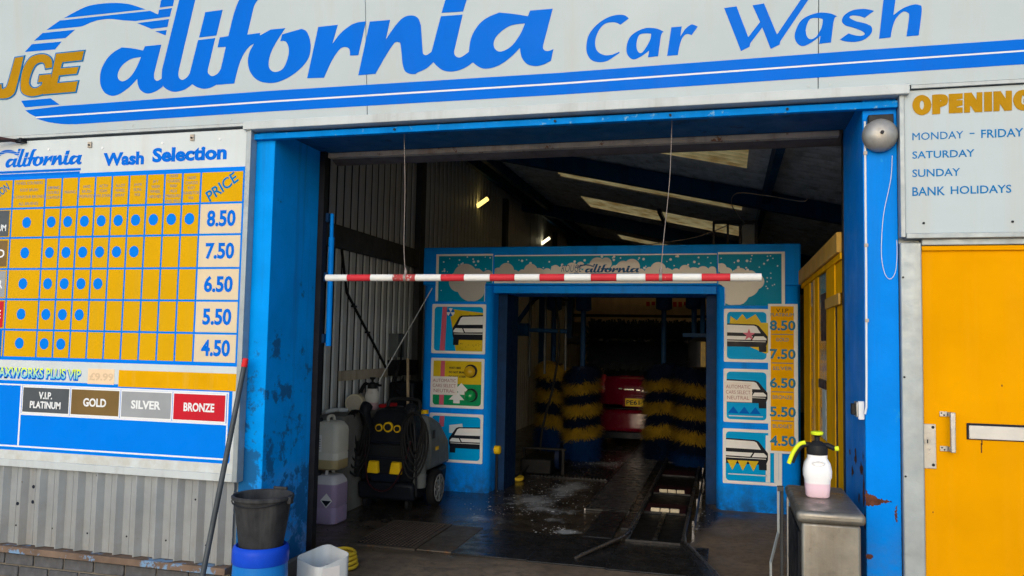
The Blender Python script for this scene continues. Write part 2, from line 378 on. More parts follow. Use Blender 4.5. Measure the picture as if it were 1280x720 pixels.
def shape(mb, pl, outer, holes=(), w0=0., w1=.002):
    polys = [[Vector((u, v, 0)) for u, v in outer]] + [[Vector((u, v, 0)) for u, v in h] for h in holes]
    tris = tessellate_polygon(polys); flat = [q for pp in polys for q in pp]; n = len(flat)
    vs = [pl.p(q.x, q.y, w1) for q in flat] + [pl.p(q.x, q.y, w0) for q in flat]; fs = []
    for a, b, c in tris:
        A, Bq, C = flat[a], flat[b], flat[c]
        if (Bq-A).cross(C-A).z < 0: b, c = c, b
        fs.append((a, b, c))
    k = 0
    for pp in polys:
        L = len(pp); area = sum(pp[i].x*pp[(i+1) % L].y - pp[(i+1) % L].x*pp[i].y for i in range(L))
        hole = pp is not polys[0]
        for i in range(L):
            a = k+i; b = k+(i+1) % L
            fs.append((a, a+n, b+n, b) if (area > 0) != hole else (b, b+n, a+n, a))
        k += L
    return mb.add(vs, fs)
def curve_pts(pts, n=4):
    out = []; L = len(pts)
    for i in range(L):
        p0, p1, p2, p3 = pts[i-1], pts[i], pts[(i+1) % L], pts[(i+2) % L]
        out.append((p1[0], p1[1]))
        if p1[2] and p2[2]: continue
        if p1[2]: p0 = p1
        if p2[2]: p3 = p2
        for k in range(1, n):
            t = k/n
            out.append(tuple(.5*(2*p1[j]+(p2[j]-p0[j])*t+(2*p0[j]-5*p1[j]+4*p2[j]-p3[j])*t*t+(3*p1[j]-p0[j]-3*p2[j]+p3[j])*t**3) for j in (0, 1)))
    return out
def trace(crop, s):
    ox, oy, k = crop; r = []
    for tk in s.split():
        c = tk.endswith('!'); x, y = tk.rstrip('!').split(','); r.append((ox+float(x)/k, oy+float(y)/k, c))
    return r
def inset(poly, d):             # moves an outline outwards by d
    L = len(poly); a = sum(poly[i][0]*poly[(i+1) % L][1]-poly[(i+1) % L][0]*poly[i][1] for i in range(L)); sg = 1 if a > 0 else -1; out = []
    for i in range(L):
        p, q, r = Vector(poly[i-1]), Vector(poly[i]), Vector(poly[(i+1) % L]); e = (q-p); f = (r-q)
        if e.length < 1e-7 or f.length < 1e-7: out.append(tuple(q)); continue
        e.normalize(); f.normalize(); n1 = Vector((e.y, -e.x))*sg; n2 = Vector((f.y, -f.x))*sg; mm = n1+n2
        if mm.length < .3: out.append(tuple(q+n1*d)); continue
        mm.normalize(); out.append(tuple(q+mm*min(d/max(mm.dot(n1), .35), 2.2*d)))
    return out
def disc_pts(u, v, r, n=20, rv=None): return [(u+r*math.cos(2*math.pi*i/n), v+(rv or r)*math.sin(2*math.pi*i/n)) for i in range(n)]
def rrect(u0, u1, v0, v1, r, n=5):
    o = []
    for cu, cv, a0 in ((u1-r, v0+r, -90), (u1-r, v1-r, 0), (u0+r, v1-r, 90), (u0+r, v0+r, 180)):
        for i in range(n+1): a = R_(a0+90*i/n); o.append((cu+r*math.cos(a), cv+r*math.sin(a)))
    return o
def rect(u0, u1, v0, v1): return [(u0, v0), (u1, v0), (u1, v1), (u0, v1)]
def S(name, m, parent, pl, outer, w0, w1, holes=()): return obj(name, shape(MB(), pl, outer, holes, w0, w1), m, parent)

# lettering in the built-in typeface: jobs are collected and turned into meshes in one go at the end
TEXTS = []
def text(name, s, pl, box, m, parent, w0, t=.0015, bold=.02, shear=0., rot=0., group_obj=None):
    cu = bpy.data.curves.new(name, 'FONT'); cu.body = s; cu.resolution_u = 3; cu.offset = bold; cu.shear = shear; cu.extrude = .02
    cu.align_x = 'CENTER'
    o = bpy.data.objects.new('type_setter', cu); COL.objects.link(o)
    TEXTS.append((name, o, pl, box, m, parent, w0, t, rot))
def set_type():
    bpy.context.view_layer.update(); dg = bpy.context.evaluated_depsgraph_get(); made = []
    for name, o, pl, box, m, parent, w0, t, rot in TEXTS: made.append(bpy.data.meshes.new_from_object(o.evaluated_get(dg)))
    for (name, o, pl, box, m, parent, w0, t, rot), me in zip(TEXTS, made):
        co = [v.co.copy() for v in me.vertices]
        if co:
            x0 = min(c.x for c in co); x1 = max(c.x for c in co); y0 = min(c.y for c in co); y1 = max(c.y for c in co)
            u0, u1, v0, v1 = box; cu_, cv_ = (u0+u1)/2, (v0+v1)/2
            for v, c in zip(me.vertices, co):
                a = (c.x-x0)/(x1-x0)-.5; b = (c.y-y0)/max(1e-6, y1-y0)-.5; a *= (u1-u0); b *= (v1-v0)
                if rot: a, b = a*math.cos(rot)-b*math.sin(rot), a*math.sin(rot)+b*math.cos(rot)
                v.co = pl.p(cu_+a, cv_+b, w0+(t if c.z > 0 else 0))
        me.materials.clear(); me.materials.append(MATS[m]); me.name = name
        q = bpy.data.objects.new(name, me); COL.objects.link(q); adopt(q, parent)
        cu = o.data; bpy.data.objects.remove(o); bpy.data.curves.remove(cu)

# ------------------------------------------------------------------ the setting: ground and floor
tag(obj('ground', MB().box(-150, 150, -150, 150, -.2, 0), 'pale_forecourt'), kind='structure')
floor_ = tag(obj('floor', MB().box(-3.6, 2.4, -.25, 16.4, -.02, .005), 'wet_floor'), kind='structure')
tag(obj('apron', MB().box(-2.62, 2.4, -1.4, -.251, -.02, .004), 'wet_floor'), kind='structure')
FL = .005

# ------------------------------------------------------------------ the building shell
bld = thing('car_wash_building', (-1, 0, 0), 'car wash hall with worn blue door posts, grey sheet cladding and dark interior', 'building')
T_ = lambda q: trace((0, 0, 1), q)
XL, XR = -2.629, .658                      # clear opening
LP = B('door_post', 'blue_worn', bld, -2.786, XL, .0, .56, .005, 2.86, .004); LP['label'] = 'left blue door post with flaking paint'
RP = B('door_post', 'blue_paint', bld, XR, .815, -.002, .68, .005, 2.86, .004); RP['label'] = 'right blue door post with rust patches near the foot'
B('post_footing', 'concrete_block', bld, -2.80, -2.60, -.012, .58, .0, .17, .01)
# rust patches are scabs standing a little proud of the right post
rj = random.Random(9)
for q in ('1082,612 1086,618 1092,619 1098,623 1103,624 1114,627 1103,629 1094,632 1086,632 1082.5,630', '1083,693 1087,692 1091,695 1088,699 1084,698', '1119,640 1121,632 1121.5,640 1121,652 1119,648'):
    S('rust_scab', 'rust', RP, WALL, [(u+rj.uniform(-.004, .004), v+rj.uniform(-.004, .004)) for u, v in [WALL.m(x, y) for x, y in curve_pts(T_(q), 7)]], .0, .0035)
rr_ = random.Random(4)
for yc, zc, a, b in ((.05, .86, .04, .09), (.12, .95, .06, .04), (.02, .72, .03, .06), (.30, .98, .05, .05), (.42, .90, .05, .03), (.2, .80, .03, .03), (.06, 1.02, .015, .03), (.5, .99, .03, .02)):
    n = 13; vs = [(XR-.003, yc, zc)] + [(XR-.0022, yc+a*math.cos(t)*rr_.uniform(.4, 1.1), zc+b*math.sin(t)*rr_.uniform(.4, 1.2)) for t in [i*2*math.pi/n for i in range(n)]]
    obj('rust_scab', MB().add(vs, [(0, (i+1) % n+1, i+1) for i in range(n)]), 'rust', RP)
B('shutter_guide', 'dark_steel', bld, XL-.02, XL+.035, .565, .62, .005, 2.80)
B('shutter_guide', 'dark_steel', bld, XR-.004, XR+.02, .685, .74, .005, 2.80)
# lintel: flashing strip, soffit and the shutter rail behind it
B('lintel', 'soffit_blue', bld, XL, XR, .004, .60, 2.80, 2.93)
fl_ = B('lintel_flashing', 'blue_flash', bld, -2.786, .815, -.035, .0035, 2.737, 2.772, .003)
for u in (-1.84, -.283, -.9, .3): obj('bolt', MB().cyl((u, -.034, 2.755), (u, -.043, 2.755), .007, n=8), 'dark_steel', fl_)
B('shutter_rail', 'rust_trim', bld, XL+.03, XR-.03, .605, .66, 2.766, 2.80, .004)
obj('rolled_shutter', MB().cyl((XL, .80, 2.868), (XR+.05, .80, 2.868), .112, n=24), 'shutter', bld, smooth=40)
# outside walls
B('wall', 'trim_white', bld, -7.0, -2.79, .02, .12, .0, 4.6)
B('wall', 'trim_white', bld, .82, 5.0, .02, .12, 2.06, 4.6)
B('wall', 'trim_white', bld, 1.9, 5.0, .02, .12, .0, 2.06)
B('wall', 'shutter', bld, -2.79, .82, .02, .12, 2.935, 4.6)

def corrugated(mb, axis, a0, a1, base, depth, z0, z1, prof, out=1, zfun=None):
    """folded sheet: axis 'X' runs along x at y=base, axis 'Y' runs along y at x=base"""
    per = prof[-1][0]; pts = []; a = a0
    while a < a1:
        for t, d in prof[:-1]:
            if a+t <= a1: pts.append((a+t, d*depth))
        a += per
    pts.append((a1, 0)); vs = []; fs = []
    for t, d in pts:
        for z in (z0, z1):
            vs.append((t, base+out*d, z) if axis == 'X' else (base+out*d, t, z))
    for i in range(len(pts)-1):
        fs.append((2*i, 2*i+2, 2*i+3, 2*i+1) if axis == 'X' else (2*i, 2*i+1, 2*i+3, 2*i+2))
    return mb.add(vs, fs)
TRAP = [(0, 0), (.010, 1), (.018, 1), (.046, 0), (.092, 0), (.0935, .07), (.0955, .07), (.097, 0), (.1432, 0)]
cl = obj('sheet_cladding', corrugated(MB(), 'X', -7.048, -2.80, -.012, .034, .212, .78, TRAP, -1), 'cladding', bld)
def clad_depth(u):
    t = (u+4.9) % .1432
    for (a, d), (b, e_) in zip(TRAP[:-1], TRAP[1:]):
        if a <= t <= b: return .034*(d+(e_-d)*(t-a)/max(1e-6, b-a))
    return 0
def clad_disc(nm, px, py, r, m):
    u, v = WALL.m(px, py); t = (u+4.9) % .1432
    if t < .05: u += .052-t
    y = -.012-clad_depth(u); obj(nm, MB().cyl((u, y+.003, v), (u, y-.0012, v), r, n=10), m, cl)
for (px, py) in ((44, 608), (24, 629), (43, 627)): clad_disc('bolt_hole', px, py, .0115, 'ink')
for (px, py) in ((22, 656), (67, 660), (111, 666), (160, 670), (209, 675), (259, 681), (123, 594), (246, 624)): clad_disc('rivet', px, py, .006, 'dark_steel')
B('sill_angle', 'ledge_paint', bld, -7.0, -2.80, -.075, .015, .168, .208, .003)
pl_ = B('brick_plinth', 'mortar', bld, -7.0, -2.80, -.022, .015, .0, .166)
bme = None
for row in range(2):
    for i in range(20):
        x = -7.0 + i*.225 + row*.1125
        if x+.215 > -2.80: continue
        if bme is None:
            o = obj('brick', MB().box(0, .213, -.018, .012, 0, .066), 'brick', None, .004); bme = o.data; o.location = (x, -.016, .012+row*.076+.0)
        else:
            o = bpy.data.objects.new('brick', bme); COL.objects.link(o); b = o.modifiers.new('bevel', 'BEVEL'); b.width = .004; b.segments = 1
            o.location = (x, -.016+random.uniform(-.002, .002), .012+row*.076)
        o.parent = pl_

# inside skin
SINE = [(i*.0125, .5-.5*math.cos(2*math.pi*i/8)) for i in range(9)]
TRAPI = [(0, 0), (.012, 1), (.088, 1), (.10, 0), (.155, 0)]
me_strip = None
for i in range(66):                                     # light folded sheets, gaps showing a dark backing that imitates groove shade
    y = .16+i*.155 if i < 66 else 0
    if me_strip is None:
        o = obj('wall_strip', MB().rings([[(0, 0, 0), (.014, .010, 0), (.014, .094, 0), (0, .104, 0), (-.003, .104, 0), (.011, .093, 0), (.011, .011, 0), (-.003, 0, 0)], [(0, 0, 4.5), (.014, .010, 4.5), (.014, .094, 4.5), (0, .104, 4.5), (-.003, .104, 4.5), (.011, .093, 4.5), (.011, .011, 4.5), (-.003, 0, 4.5)]]), 'inner_sheet', None); me_strip = o.data
    else: o = bpy.data.objects.new('wall_strip', me_strip); COL.objects.link(o)
    o.parent = bld; o.location = (-3.563, y, 0); o.matrix_parent_inverse = Matrix.Translation(-Vector(bld.location))
B('wall', 'groove_shade', bld, -3.75, -3.61, .13, 16.6, 0, 4.6)
B('wall', 'inner_sheet', bld, 2.4, 2.5, .13, 16.6, 0, 4.0)
fw = B('wall', 'far_cream', bld, -3.6, 2.4, 16.45, 16.6, 0, 4.6)
B('wall_rail', 'rail_grey', bld, -3.549, -3.49, 1.3, 15, 2.40, 2.61, .004)
for x, yy, z0, z1 in ((-3.53, 4.6, 0, 3.9), (-3.53, 8.4, 0, 3.9), (-3.53, 12.4, 0, 3.9)): B('stanchion', 'rail_grey', bld, x-.018, x+.05, yy, yy+.15, z0, z1)

RZ = lambda x: 3.25 - .22*(x-.6)
def roof_piece(name, m, x0, x1, y0, y1, dz=0.):
    pts = []; n = max(8, int(round((y1-y0)/.01875))); vs = []; fs = []
    for i in range(n+1):
        yy = y0+(y1-y0)*i/n; d = .026*math.cos(2*math.pi*yy/.15)
        for x in (x0, x1): vs.append((x, yy, RZ(x)+d+dz))
    for i in range(n): fs.append((2*i, 2*i+1, 2*i+3, 2*i+2))
    return obj(name, MB().add(vs, fs), m, bld, smooth=60)
SKY = [(2.95, 4.03), (5.55, 6.64), (8.0, 9.1), (10.6, 11.35), (12.5, 13.4)]
yy = .12
B('wall', 'inner_sheet', bld, -3.609, -3.55, 10.4, 16.4, 0, 4.5)
for a, b in SKY:
    roof_piece('roof_sheet', 'roof_sheet', -3.7, 2.45, yy, a+.03, .003); yy = b-.03
    roof_piece('roof_sheet', 'roof_sheet', -3.7, -2.2, a, b); roof_piece('roof_sheet', 'roof_sheet', .2, 2.45, a, b)
    roof_piece('skylight', 'skylight', -2.25, .25, a, b, .006)
roof_piece('roof_sheet', 'roof_sheet', -3.7, 2.45, yy, 16.6, .003)
for x in (-3.38, -3.02, -1.75, -.72, .42, 1.55):
    if x in (-1.75, -.72): continue
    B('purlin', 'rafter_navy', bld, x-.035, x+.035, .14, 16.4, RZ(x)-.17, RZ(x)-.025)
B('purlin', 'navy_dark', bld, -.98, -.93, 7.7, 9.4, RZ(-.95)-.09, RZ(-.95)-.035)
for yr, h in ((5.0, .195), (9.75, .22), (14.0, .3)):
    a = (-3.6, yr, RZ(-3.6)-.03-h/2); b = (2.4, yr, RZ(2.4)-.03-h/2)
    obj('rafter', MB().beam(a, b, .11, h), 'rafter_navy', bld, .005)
# cream board at the far end with faint red letters, seen past the machinery
cb = B('end_board', 'far_cream', bld, -3.4, .3, 14.3, 14.34, 2.05, 3.3)
for i in range(9): B('red_letter', 'red_letter', cb, -1.75+i*.12, -1.67+i*.12, 14.285, 14.298, 2.43+.02*math.sin(i*2), 2.53)
B('end_board_rail', 'dark_steel', bld, -3.6, 1.2, 13.9, 14.0, 2.6, 2.68); B('end_board_rail', 'dark_steel', bld, -3.6, 1.2, 13.9, 14.0, 2.16, 2.22)

# outer corner trims of the door opening
ft = thing('door_trim', (.85, -.02, 0), 'dented grey metal trim strip between blue post and yellow door', 'trim')
u0 = WALL.m(1123, 400)[0]; u1 = WALL.m(1151.5, 400)[0]
B('trim_face', 'galv', ft, .818, .913, -.030, .018, .005, 2.07, .006)
for z in (.35, .95, 1.42, 1.9): obj('screw', MB().cyl((.829, -.029, z), (.829, -.034, z), .005, n=8), 'dark_steel', ft)

# ------------------------------------------------------------------ fascia sign
fas = thing('fascia_sign', (-1, -.06, 2.83), 'long white fascia sign with big blue lettering and double stripes over the wash entrance', 'sign')
s1 = FASC.m(458, 80)[0]; s2 = FASC.m(1023, 60)[0]; H = 1.25
for a, b in ((-6.2, s1-.0015), (s1+.0015, s2-.0015), (s2+.0015, 3.6)):
    obj('panel', shape(MB(), FASC, rect(a, b, .006, H), (), -.03, .0), 'panel_white', fas, .0012, seg=1)
obj('bottom_trim', MB().box(-2.80, .86, -.085, .0, 2.788, 2.838), 'trim_white', fas, .004)
S('bottom_trim', 'trim_white', fas, FASC, rect(-6.2, -2.81, -.012, .004), -.03, .004)
S('bottom_trim', 'trim_white', fas, FASC, rect(.87, 3.6, -.012, .004), -.03, .004)
for u in (-5.1, -3.6, -2.9, .40, .50, 1.5):
    p = FASC.p(u, .03, 0); obj('rivet', MB().cyl(p, p+FASC.en*.003, .006, n=8), 'trim_white', fas)
TWO = [(s2-.03, FASC.m(1012, 73)[1]), (s2-.03, FASC.m(1012, 90)[1])]
cA = (0, 0, 3.5556); cB = (0, 0, 6.544); c2 = (110, 0, 5.5375); c3 = (230, 0, 5.5375); c4 = (370, 0, 5.541); c5 = (520, 0, 7.111); c6 = (720, 0, 7.111); c7 = (890, 0, 4.741)
T = trace
BIG = [
 ('letter_a', [T(c2, '395,320! 508,309! 460,500! 457,525 462,548 480,560 512,543! 518,600! 470,632 412,648 365,625 345,580 342,545! 290,600 220,650 165,663 115,640 86,580 90,490 130,410 180,360 235,328! 310,335 382,350!'),
               T(c2, '368,395! 330,480 285,540 240,563 210,545 208,505 240,450 300,408')]),
 ('letter_l', [T(c2, '643,-45! 753,-45! 632,470! 626,510 632,540 655,553 690,530 714,488! 722,583! 670,620 600,636 550,620 517,590 510,545 514,480!')]),
 ('letter_i', [T(c3, '98,278! 217,263! 168,470! 166,505 195,527 235,508 258,470! 228,585! 190,605 142,615 95,605 57,583! 30,540! 45,490!')]),
 ('letter_dot', [T(c3, '148,85! 268,68! 225,246! 105,260!')]),
 ('letter_f', [T(c3, '228,588! 348,578! 375,470 405,390 450,325 490,300! 525,250! 527,228! 438,240! 478,70! 490,32 520,-10 565,-35! 560,-60! 480,-62 430,-50 385,-5 345,100 308,250! 248,260! 233,328! 290,325! 255,480!')]),
 ('letter_o', [T(c3, '520,250! 600,205! 702,195! 640,290 600,370 586,440 600,485 640,498 690,470 722,390 725,330 705,288 668,285! 680,238! 815,200! 850,220 875,290 870,380 830,450 750,520 660,565 585,575 510,555 460,500 443,430 455,360 488,300!')]),
 ('letter_r', [T(c4, '155,187! 290,172! 252,305! 310,230 380,175 430,155 485,148! 432,383! 375,385! 372,345 350,327 310,335 260,400 220,480 195,538! 78,542!')]),
 ('letter_n', [T(c4, '512,150! 652,138! 622,275! 680,190 740,125 800,107 845,125 865,175!') + T(c5, '58,440! 65,480 95,490 140,460! 155,553! 90,610 0,652') + T(c4, '840,511 795,513 755,492 738,440! 725,310 710,293 680,300 620,390 580,460 550,512! 432,522!')]),
 ('letter_i', [T(c5, '222,145! 415,130! 338,460! 348,495 385,512 425,495 472,460! 505,555! 450,595 380,625 310,637 240,625 190,590 155,553! 138,465!')]),
 ('letter_dot', [T(c5, '291,-95! 486,-110! 418,103! 228,115!')]),
 ('letter_a', [T(c5, '1015,95! 1215,78! 1130,400! 1130,430 1150,452 1185,452 1222,438! 1200,540! 1130,575 1060,588 990,570 945,520 930,470 925,425! 840,510 740,580 640,610 570,600 505,555! 470,465! 490,340 550,230 630,160 740,112! 870,125 995,145!'),
               T(c5, '970,208! 930,300 860,400 790,448 735,458 700,430 690,385 710,330 770,270 850,225')]),
]
SMALL = [
 ('letter_c', [T(c6, '470,165! 395,220! 360,203 320,198 260,210 210,260 175,340 172,410 195,460 250,490 310,488 350,475 385,460! 388,470! 330,510 270,545 205,553 140,535 100,480 92,410 110,320 160,245 230,185 310,145 390,131 440,140')]),
 ('letter_a', [T(c6, '780,283! 765,292! 755,320! 730,500! 640,510! 650,450! 590,495 520,528 475,510 450,465 452,400 480,330 540,280 620,250 690,250 740,262'), T(c6, '668,300! 660,350 630,410 590,465 560,468 540,430 540,370 560,315 590,300 630,297')]),
 ('letter_r', [T(c6, '848,243! 940,235! 928,325! 970,260 1020,220 1050,222 1082,237! 1028,312! 985,303 950,330 925,390 905,490! 810,497!')]),
 ('letter_w', [T(c7, '72,48! 145,38! 215,220! 285,130! 240,32! 308,20! 385,205! 545,-30! 600,-45! 405,245! 400,265! 348,290! 298,163! 228,255! 222,277! 172,303!')]),
 ('letter_a', [T(c7, '742,97! 728,102! 720,130! 705,252! 635,260! 643,212! 600,245 545,273 508,260 490,220 500,170 530,120 580,90 640,75 700,80'), T(c7, '657,115! 650,160 620,215 585,233 562,215 556,170 575,120 600,107 640,108')]),
 ('letter_s', [T(c7, '960,65! 905,105! 870,95 830,92 815,105 850,125 910,140 945,160 945,195 910,230 860,247 800,247 757,235! 808,198! 840,208 880,213 905,203 890,185 840,165 790,150 770,125 785,90 830,62 890,53 930,57')]),
 ('letter_h', [T(c7, '1025,-85! 1098,-90! 1075,90! 1130,50 1190,28 1225,30 1243,55 1225,210! 1152,216! 1168,100 1160,75 1130,70 1090,110 1070,160 1058,222! 990,230!')]),
]
SWOOSH = [
 T((0, 0, 1), '80.2,22.6! 94.7,14.5 110,7.6 126.8,4.6 145,3.7 160,5 171,8 182,11.8!'),
 T(cB, '490,168!') + T(c2, '430,75! 485,100! 492,68! 582,55! 567,115! 330,146! 240,140 150,131 70,140') + T(cB, '800,165 740,185 680,212 640,220! 380,245!'),
 T(c2, '340,160! 562,132! 550,187! 440,200!'), T(c2, '465,217! 545,208! 538,245!'), T(c2, '515,-40! 607,-50! 588,42! 497,52!'),
 T(cB, '350,270! 615,243! 535,312! 280,333!'), T(cB, '262,362! 505,340! 450,405! 205,425!'),
 T(cA, '95,448! 225,437! 265,465! 112,477!'),
 T((0, 0, 1), '31.8,137.9! 75,132.7! 340,113.4! 700,91! 1060,64! 1280,48.9! 1400,40! 1400,54.0! 1280,62.3! 1060,77.5! 700,103.2! 340,125.6! 45,145.8! 38,142.5'),
 T((0, 0, 1), '45,148! 340,128! 700,105.7! 1060,79.9! 1280,64.7! 1400,56.5! 1400,72! 1280,80.3! 1060,94.6! 700,118.4! 340,139.2! 95,155.3! 78,155 60,152.5'),
]
LOGO = []
def glyph_uv(rings): return [[FASC.m(x, y) for x, y in curve_pts(r)] for r in rings]
for i, (nm, rings) in enumerate(BIG):
    g = glyph_uv(rings); LOGO.append((nm, g)); S(nm, 'sign_blue', fas, FASC, g[0], 0, .0012+.00012*i, g[1:])
for i, (nm, rings) in enumerate(SMALL):
    g = glyph_uv(rings); S(nm, 'sign_blue', fas, FASC, g[0], 0, .0012+.00012*i, g[1:])
SWUV = [glyph_uv([r])[0] for r in SWOOSH]
for i, g in enumerate(SWUV): S('stripe' if i > 7 else 'swoosh', 'sign_blue', fas, FASC, g, 0, .0011+.00005*i)
gap = T((0, 0, 1), '45,146! 340,125.8! 700,103.4! 1060,77.7! 1280,62.5! 1400,54.2! 1400,56.3! 1280,64.5! 1060,79.7! 700,105.5! 340,127.8! 45,147.8!')
S('stripe_gap', 'white_vinyl', fas, FASC, glyph_uv([gap])[0], 0, .0008)
JGE = [('letter_e', '252,240! 376,227! 366,268! 280,277! 272,305! 352,298! 343,328! 265,336! 257,370! 348,362! 338,408! 195,420! 205,380! 232,340!'),
       ('letter_g', '235,300! 205,305! 200,285 185,278 160,290 140,330 132,370 145,390 165,392 188,378! 192,365! 172,367! 178,335! 232,330! 222,372! 205,410 170,425 130,427 100,410 95,370 105,310 135,260 175,243 210,245 232,265'),
       ('letter_j', '70,258! 108,252! 75,390 60,422 35,436 5,438 -15,430 -20,380! 10,375! 12,395 25,392 38,372')]
for i, (nm, s) in enumerate(JGE):
    g = glyph_uv([T(cA, s)])[0]; S('letter_outline', 'sign_teal', fas, FASC, inset(g, .0075), 0, .0044+.0003*i); S(nm, 'logo_gold', fas, FASC, g, 0, .0056+.0003*i)

def place_logo(pl, parent, m, u0, u1, vbase, w0, t, swoosh=True, stripes=None, vs=1., names=True):
    """the wash's own wordmark again at another size"""
    us = [p[0] for n, g in LOGO for p in g[0]]; ua, ub = min(us), max(us); k = (u1-u0)/(ub-ua); vb = min(p[1] for n, g in LOGO for p in g[0])
    f = lambda p: (u0+(p[0]-ua)*k, vbase+(p[1]-vb)*k*vs)
    for i, (nm, g) in enumerate(LOGO):
        g2 = [[f(p) for p in r] for r in g]; S(nm, m, parent, pl, g2[0], w0, w0+t+.00012*i, g2[1:])
    if swoosh:
        for i, g in enumerate(SWUV[:8]): S('swoosh', m, parent, pl, [f(p) for p in g], w0, w0+t*.9)

# ------------------------------------------------------------------ wash selection board
bd = thing('wash_selection_board', (-3.8, -.03, .7), 'white price board with yellow wash selection grid and blue dots left of the entrance', 'sign')
BW = Plane((0, -.052, 0)); m_ = BW.m
UR = m_(308, 300)[0]; UL = -5.35; VT = 2.80; VB = m_(297, 603)[1]
B('backing_board', 'board_white', bd, UL, UR-.02, -.052, -.002, VB+.012, VT)
B('edge_frame', 'galv', bd, UR-.021, UR+.012, -.066, -.001, VB, VT+.01, .003)
B('edge_frame', 'trim_white', bd, UL, UR-.022, -.064, -.001, VB, VB+.045, .003)
for px, py in ((113, 181), (241, 172)):
    u, v = m_(px, py); c_ = B('fixing_clip', 'rust_trim', bd, u-.014, u+.014, -.062, -.053, v-.02, v+.018, .002); obj('screw', MB().cyl((u, -.061, v-.004), (u, -.068, v-.004), .006, n=8), 'dark_steel', c_)
for px, py in ((61, 187), (128, 185), (203, 179), (275, 174)):
    u, v = m_(px, py); obj('screw', MB().cyl((u, -.051, v), (u, -.055, v), .008, n=10), 'white_vinyl', bd)
gT = m_(300, 211)[1]; gB = m_(297, 457)[1]; gR = m_(304, 330)[0]
rows = [m_(280, y)[1] for y in (213.5, 253.5, 293, 335, 376, 417, 454.5)]
cols = [m_(x, 215)[0] for x in (18, 58.5, 79, 99.5, 120.5, 141.3, 162.6, 184.6, 206.8, 229.2, 252)] + [m_(305.5, 215)[0]]
sh = lambda v: 0
c0 = cols[0]-.30
S('grid_field', 'sign_dot', bd, BW, rect(c0-.012, cols[-1]+.012, rows[-1]-.016, rows[0]+.022), 0, .0012)
LW = .0065
for r in range(6):
    for c in range(-1, 11):
        a = c0 if c < 0 else cols[c]; b = cols[0] if c < 0 else cols[c+1]
        m = 'cell_cream' if (c == 10 and r > 0) else 'cell_yellow'
        S('cell', m, bd, BW, rect(a+LW, b-LW, rows[r+1]+LW, rows[r]-LW), 0, .0024)
ndots = [10, 7, 5, 4, 3]
for r in range(5):
    vc = (rows[r+1]+rows[r+2])/2
    for c in range(ndots[r]):
        uc = (cols[c]+cols[c+1])/2; S('dot', 'sign_dot', bd, BW, disc_pts(uc-.004, vc+.003, .0345, 24, .036), 0, .0034)
    text('price', ['8.50', '7.50', '6.50', '5.50', '4.50'][r], BW, (cols[10]+.055, cols[11]-.045, vc-.048, vc+.052), 'sign_blue', bd, .0024, bold=.035)
tiers = [('tile_slate', 'V.I.P.\nPLATINUM'), ('tile_bronze', 'GOLD'), ('tile_silver', 'SILVER'), ('tile_red', 'BRONZE'), ('sign_blue', 'BUDGET')]
for r, (tm, s) in enumerate(tiers):
    vc = (rows[r+1]+rows[r+2])/2; tl = S('tier_tile', tm, bd, BW, rect(c0+.012, cols[0]-.016, vc-.085, vc+.085), 0, .0034); tl['label'] = 'cut-off tier tile of row %d' % (r+1) if False else s.replace('\n', ' ').title() + ' tier tile beside the grid'
    text('lettering', s, BW, (c0+.05, cols[0]-.035, vc-(.05 if '\n' in s else .028), vc+(.05 if '\n' in s else .028)), 'white_vinyl', tl, .0034, bold=.02)
heads = [['WHEEL SCRUBBERS', 'ROOF BRUSH', '6 CONTOUR BRUSHES', 'ALL BRUSHES'], ['DRYING', 'DOUBLE', 'CONTOUR'], ['WAXING'], ['HAND', 'BRUSH', 'PREPARED'], ['ACTIV', 'FOAM', 'PRE-SOAK'], ['ALLOY', 'WHEEL', 'SPRAY'],
         ['JADE', 'SUPA', 'WAX'], ['JET', 'WASH', 'WHEEL', 'ARCHES'], ['UNDER', 'CHASSIS', 'WASH', 'HIGH', 'PRESSURE', 'AND SILLS'], ['UNDER', 'CHASSIS', 'RUST', 'INHIBITOR', 'WAX']]
for c, ls in enumerate(heads):
    vc = (rows[0]+rows[1])/2; dv = .045 if c == 0 else .031; mx = max(len(q) for q in ls)
    wmax = min((cols[c+1]-cols[c])-.018, mx*.0145)
    for i, s in enumerate(ls):
        v = vc+((len(ls)-1)/2-i)*dv; uc = (cols[c]+cols[c+1])/2; hw = wmax/2*len(s)/mx
        text('heading', s, BW, (uc-hw, uc+hw, v-.0095, v+.0095), 'sign_teal' if s == 'DRYING' else 'print_grey', bd, .0024, .0006, bold=0)
text('price_heading', 'PRICE', BW, ((cols[10]+cols[11])/2-.115, (cols[10]+cols[11])/2+.115, (rows[0]+rows[1])/2-.035, (rows[0]+rows[1])/2+.035), 'sign_teal', bd, .0024, bold=.02, rot=R_(33))
text('heading', 'SELECTION', BW, (cols[0]-.27, cols[0]-.02, rows[0]-.14, rows[0]-.085), 'sign_teal', bd, .0024, bold=.01, rot=R_(33))
a = m_(129, 207); b = m_(284, 181)
text('title', 'Wash', BW, (a[0], m_(180, 200)[0], a[1]-.004, m_(180, 189)[1]+.0), 'sign_blue', bd, 0, .002, bold=.045)
text('title', 'Selection', BW, (m_(190.5, 200)[0]+.0, b[0], a[1]+.005, m_(255, 182)[1]+.0), 'sign_blue', bd, 0, .002, bold=.045)
lu0, lu1 = m_(7, 205)[0], m_(102, 205)[0]
place_logo(BW, bd, 'sign_blue', lu0, lu1, m_(50, 208)[1], 0, .0015)
vb_ = m_(60, 208)[1]
S('logo_stripe', 'sign_blue', bd, BW, rect(lu0-.25, lu1-.005, vb_-.036, vb_-.020), 0, .002); S('logo_stripe', 'sign_blue', bd, BW, rect(lu0-.25, lu1-.01, vb_-.058, vb_-.041), 0, .002)
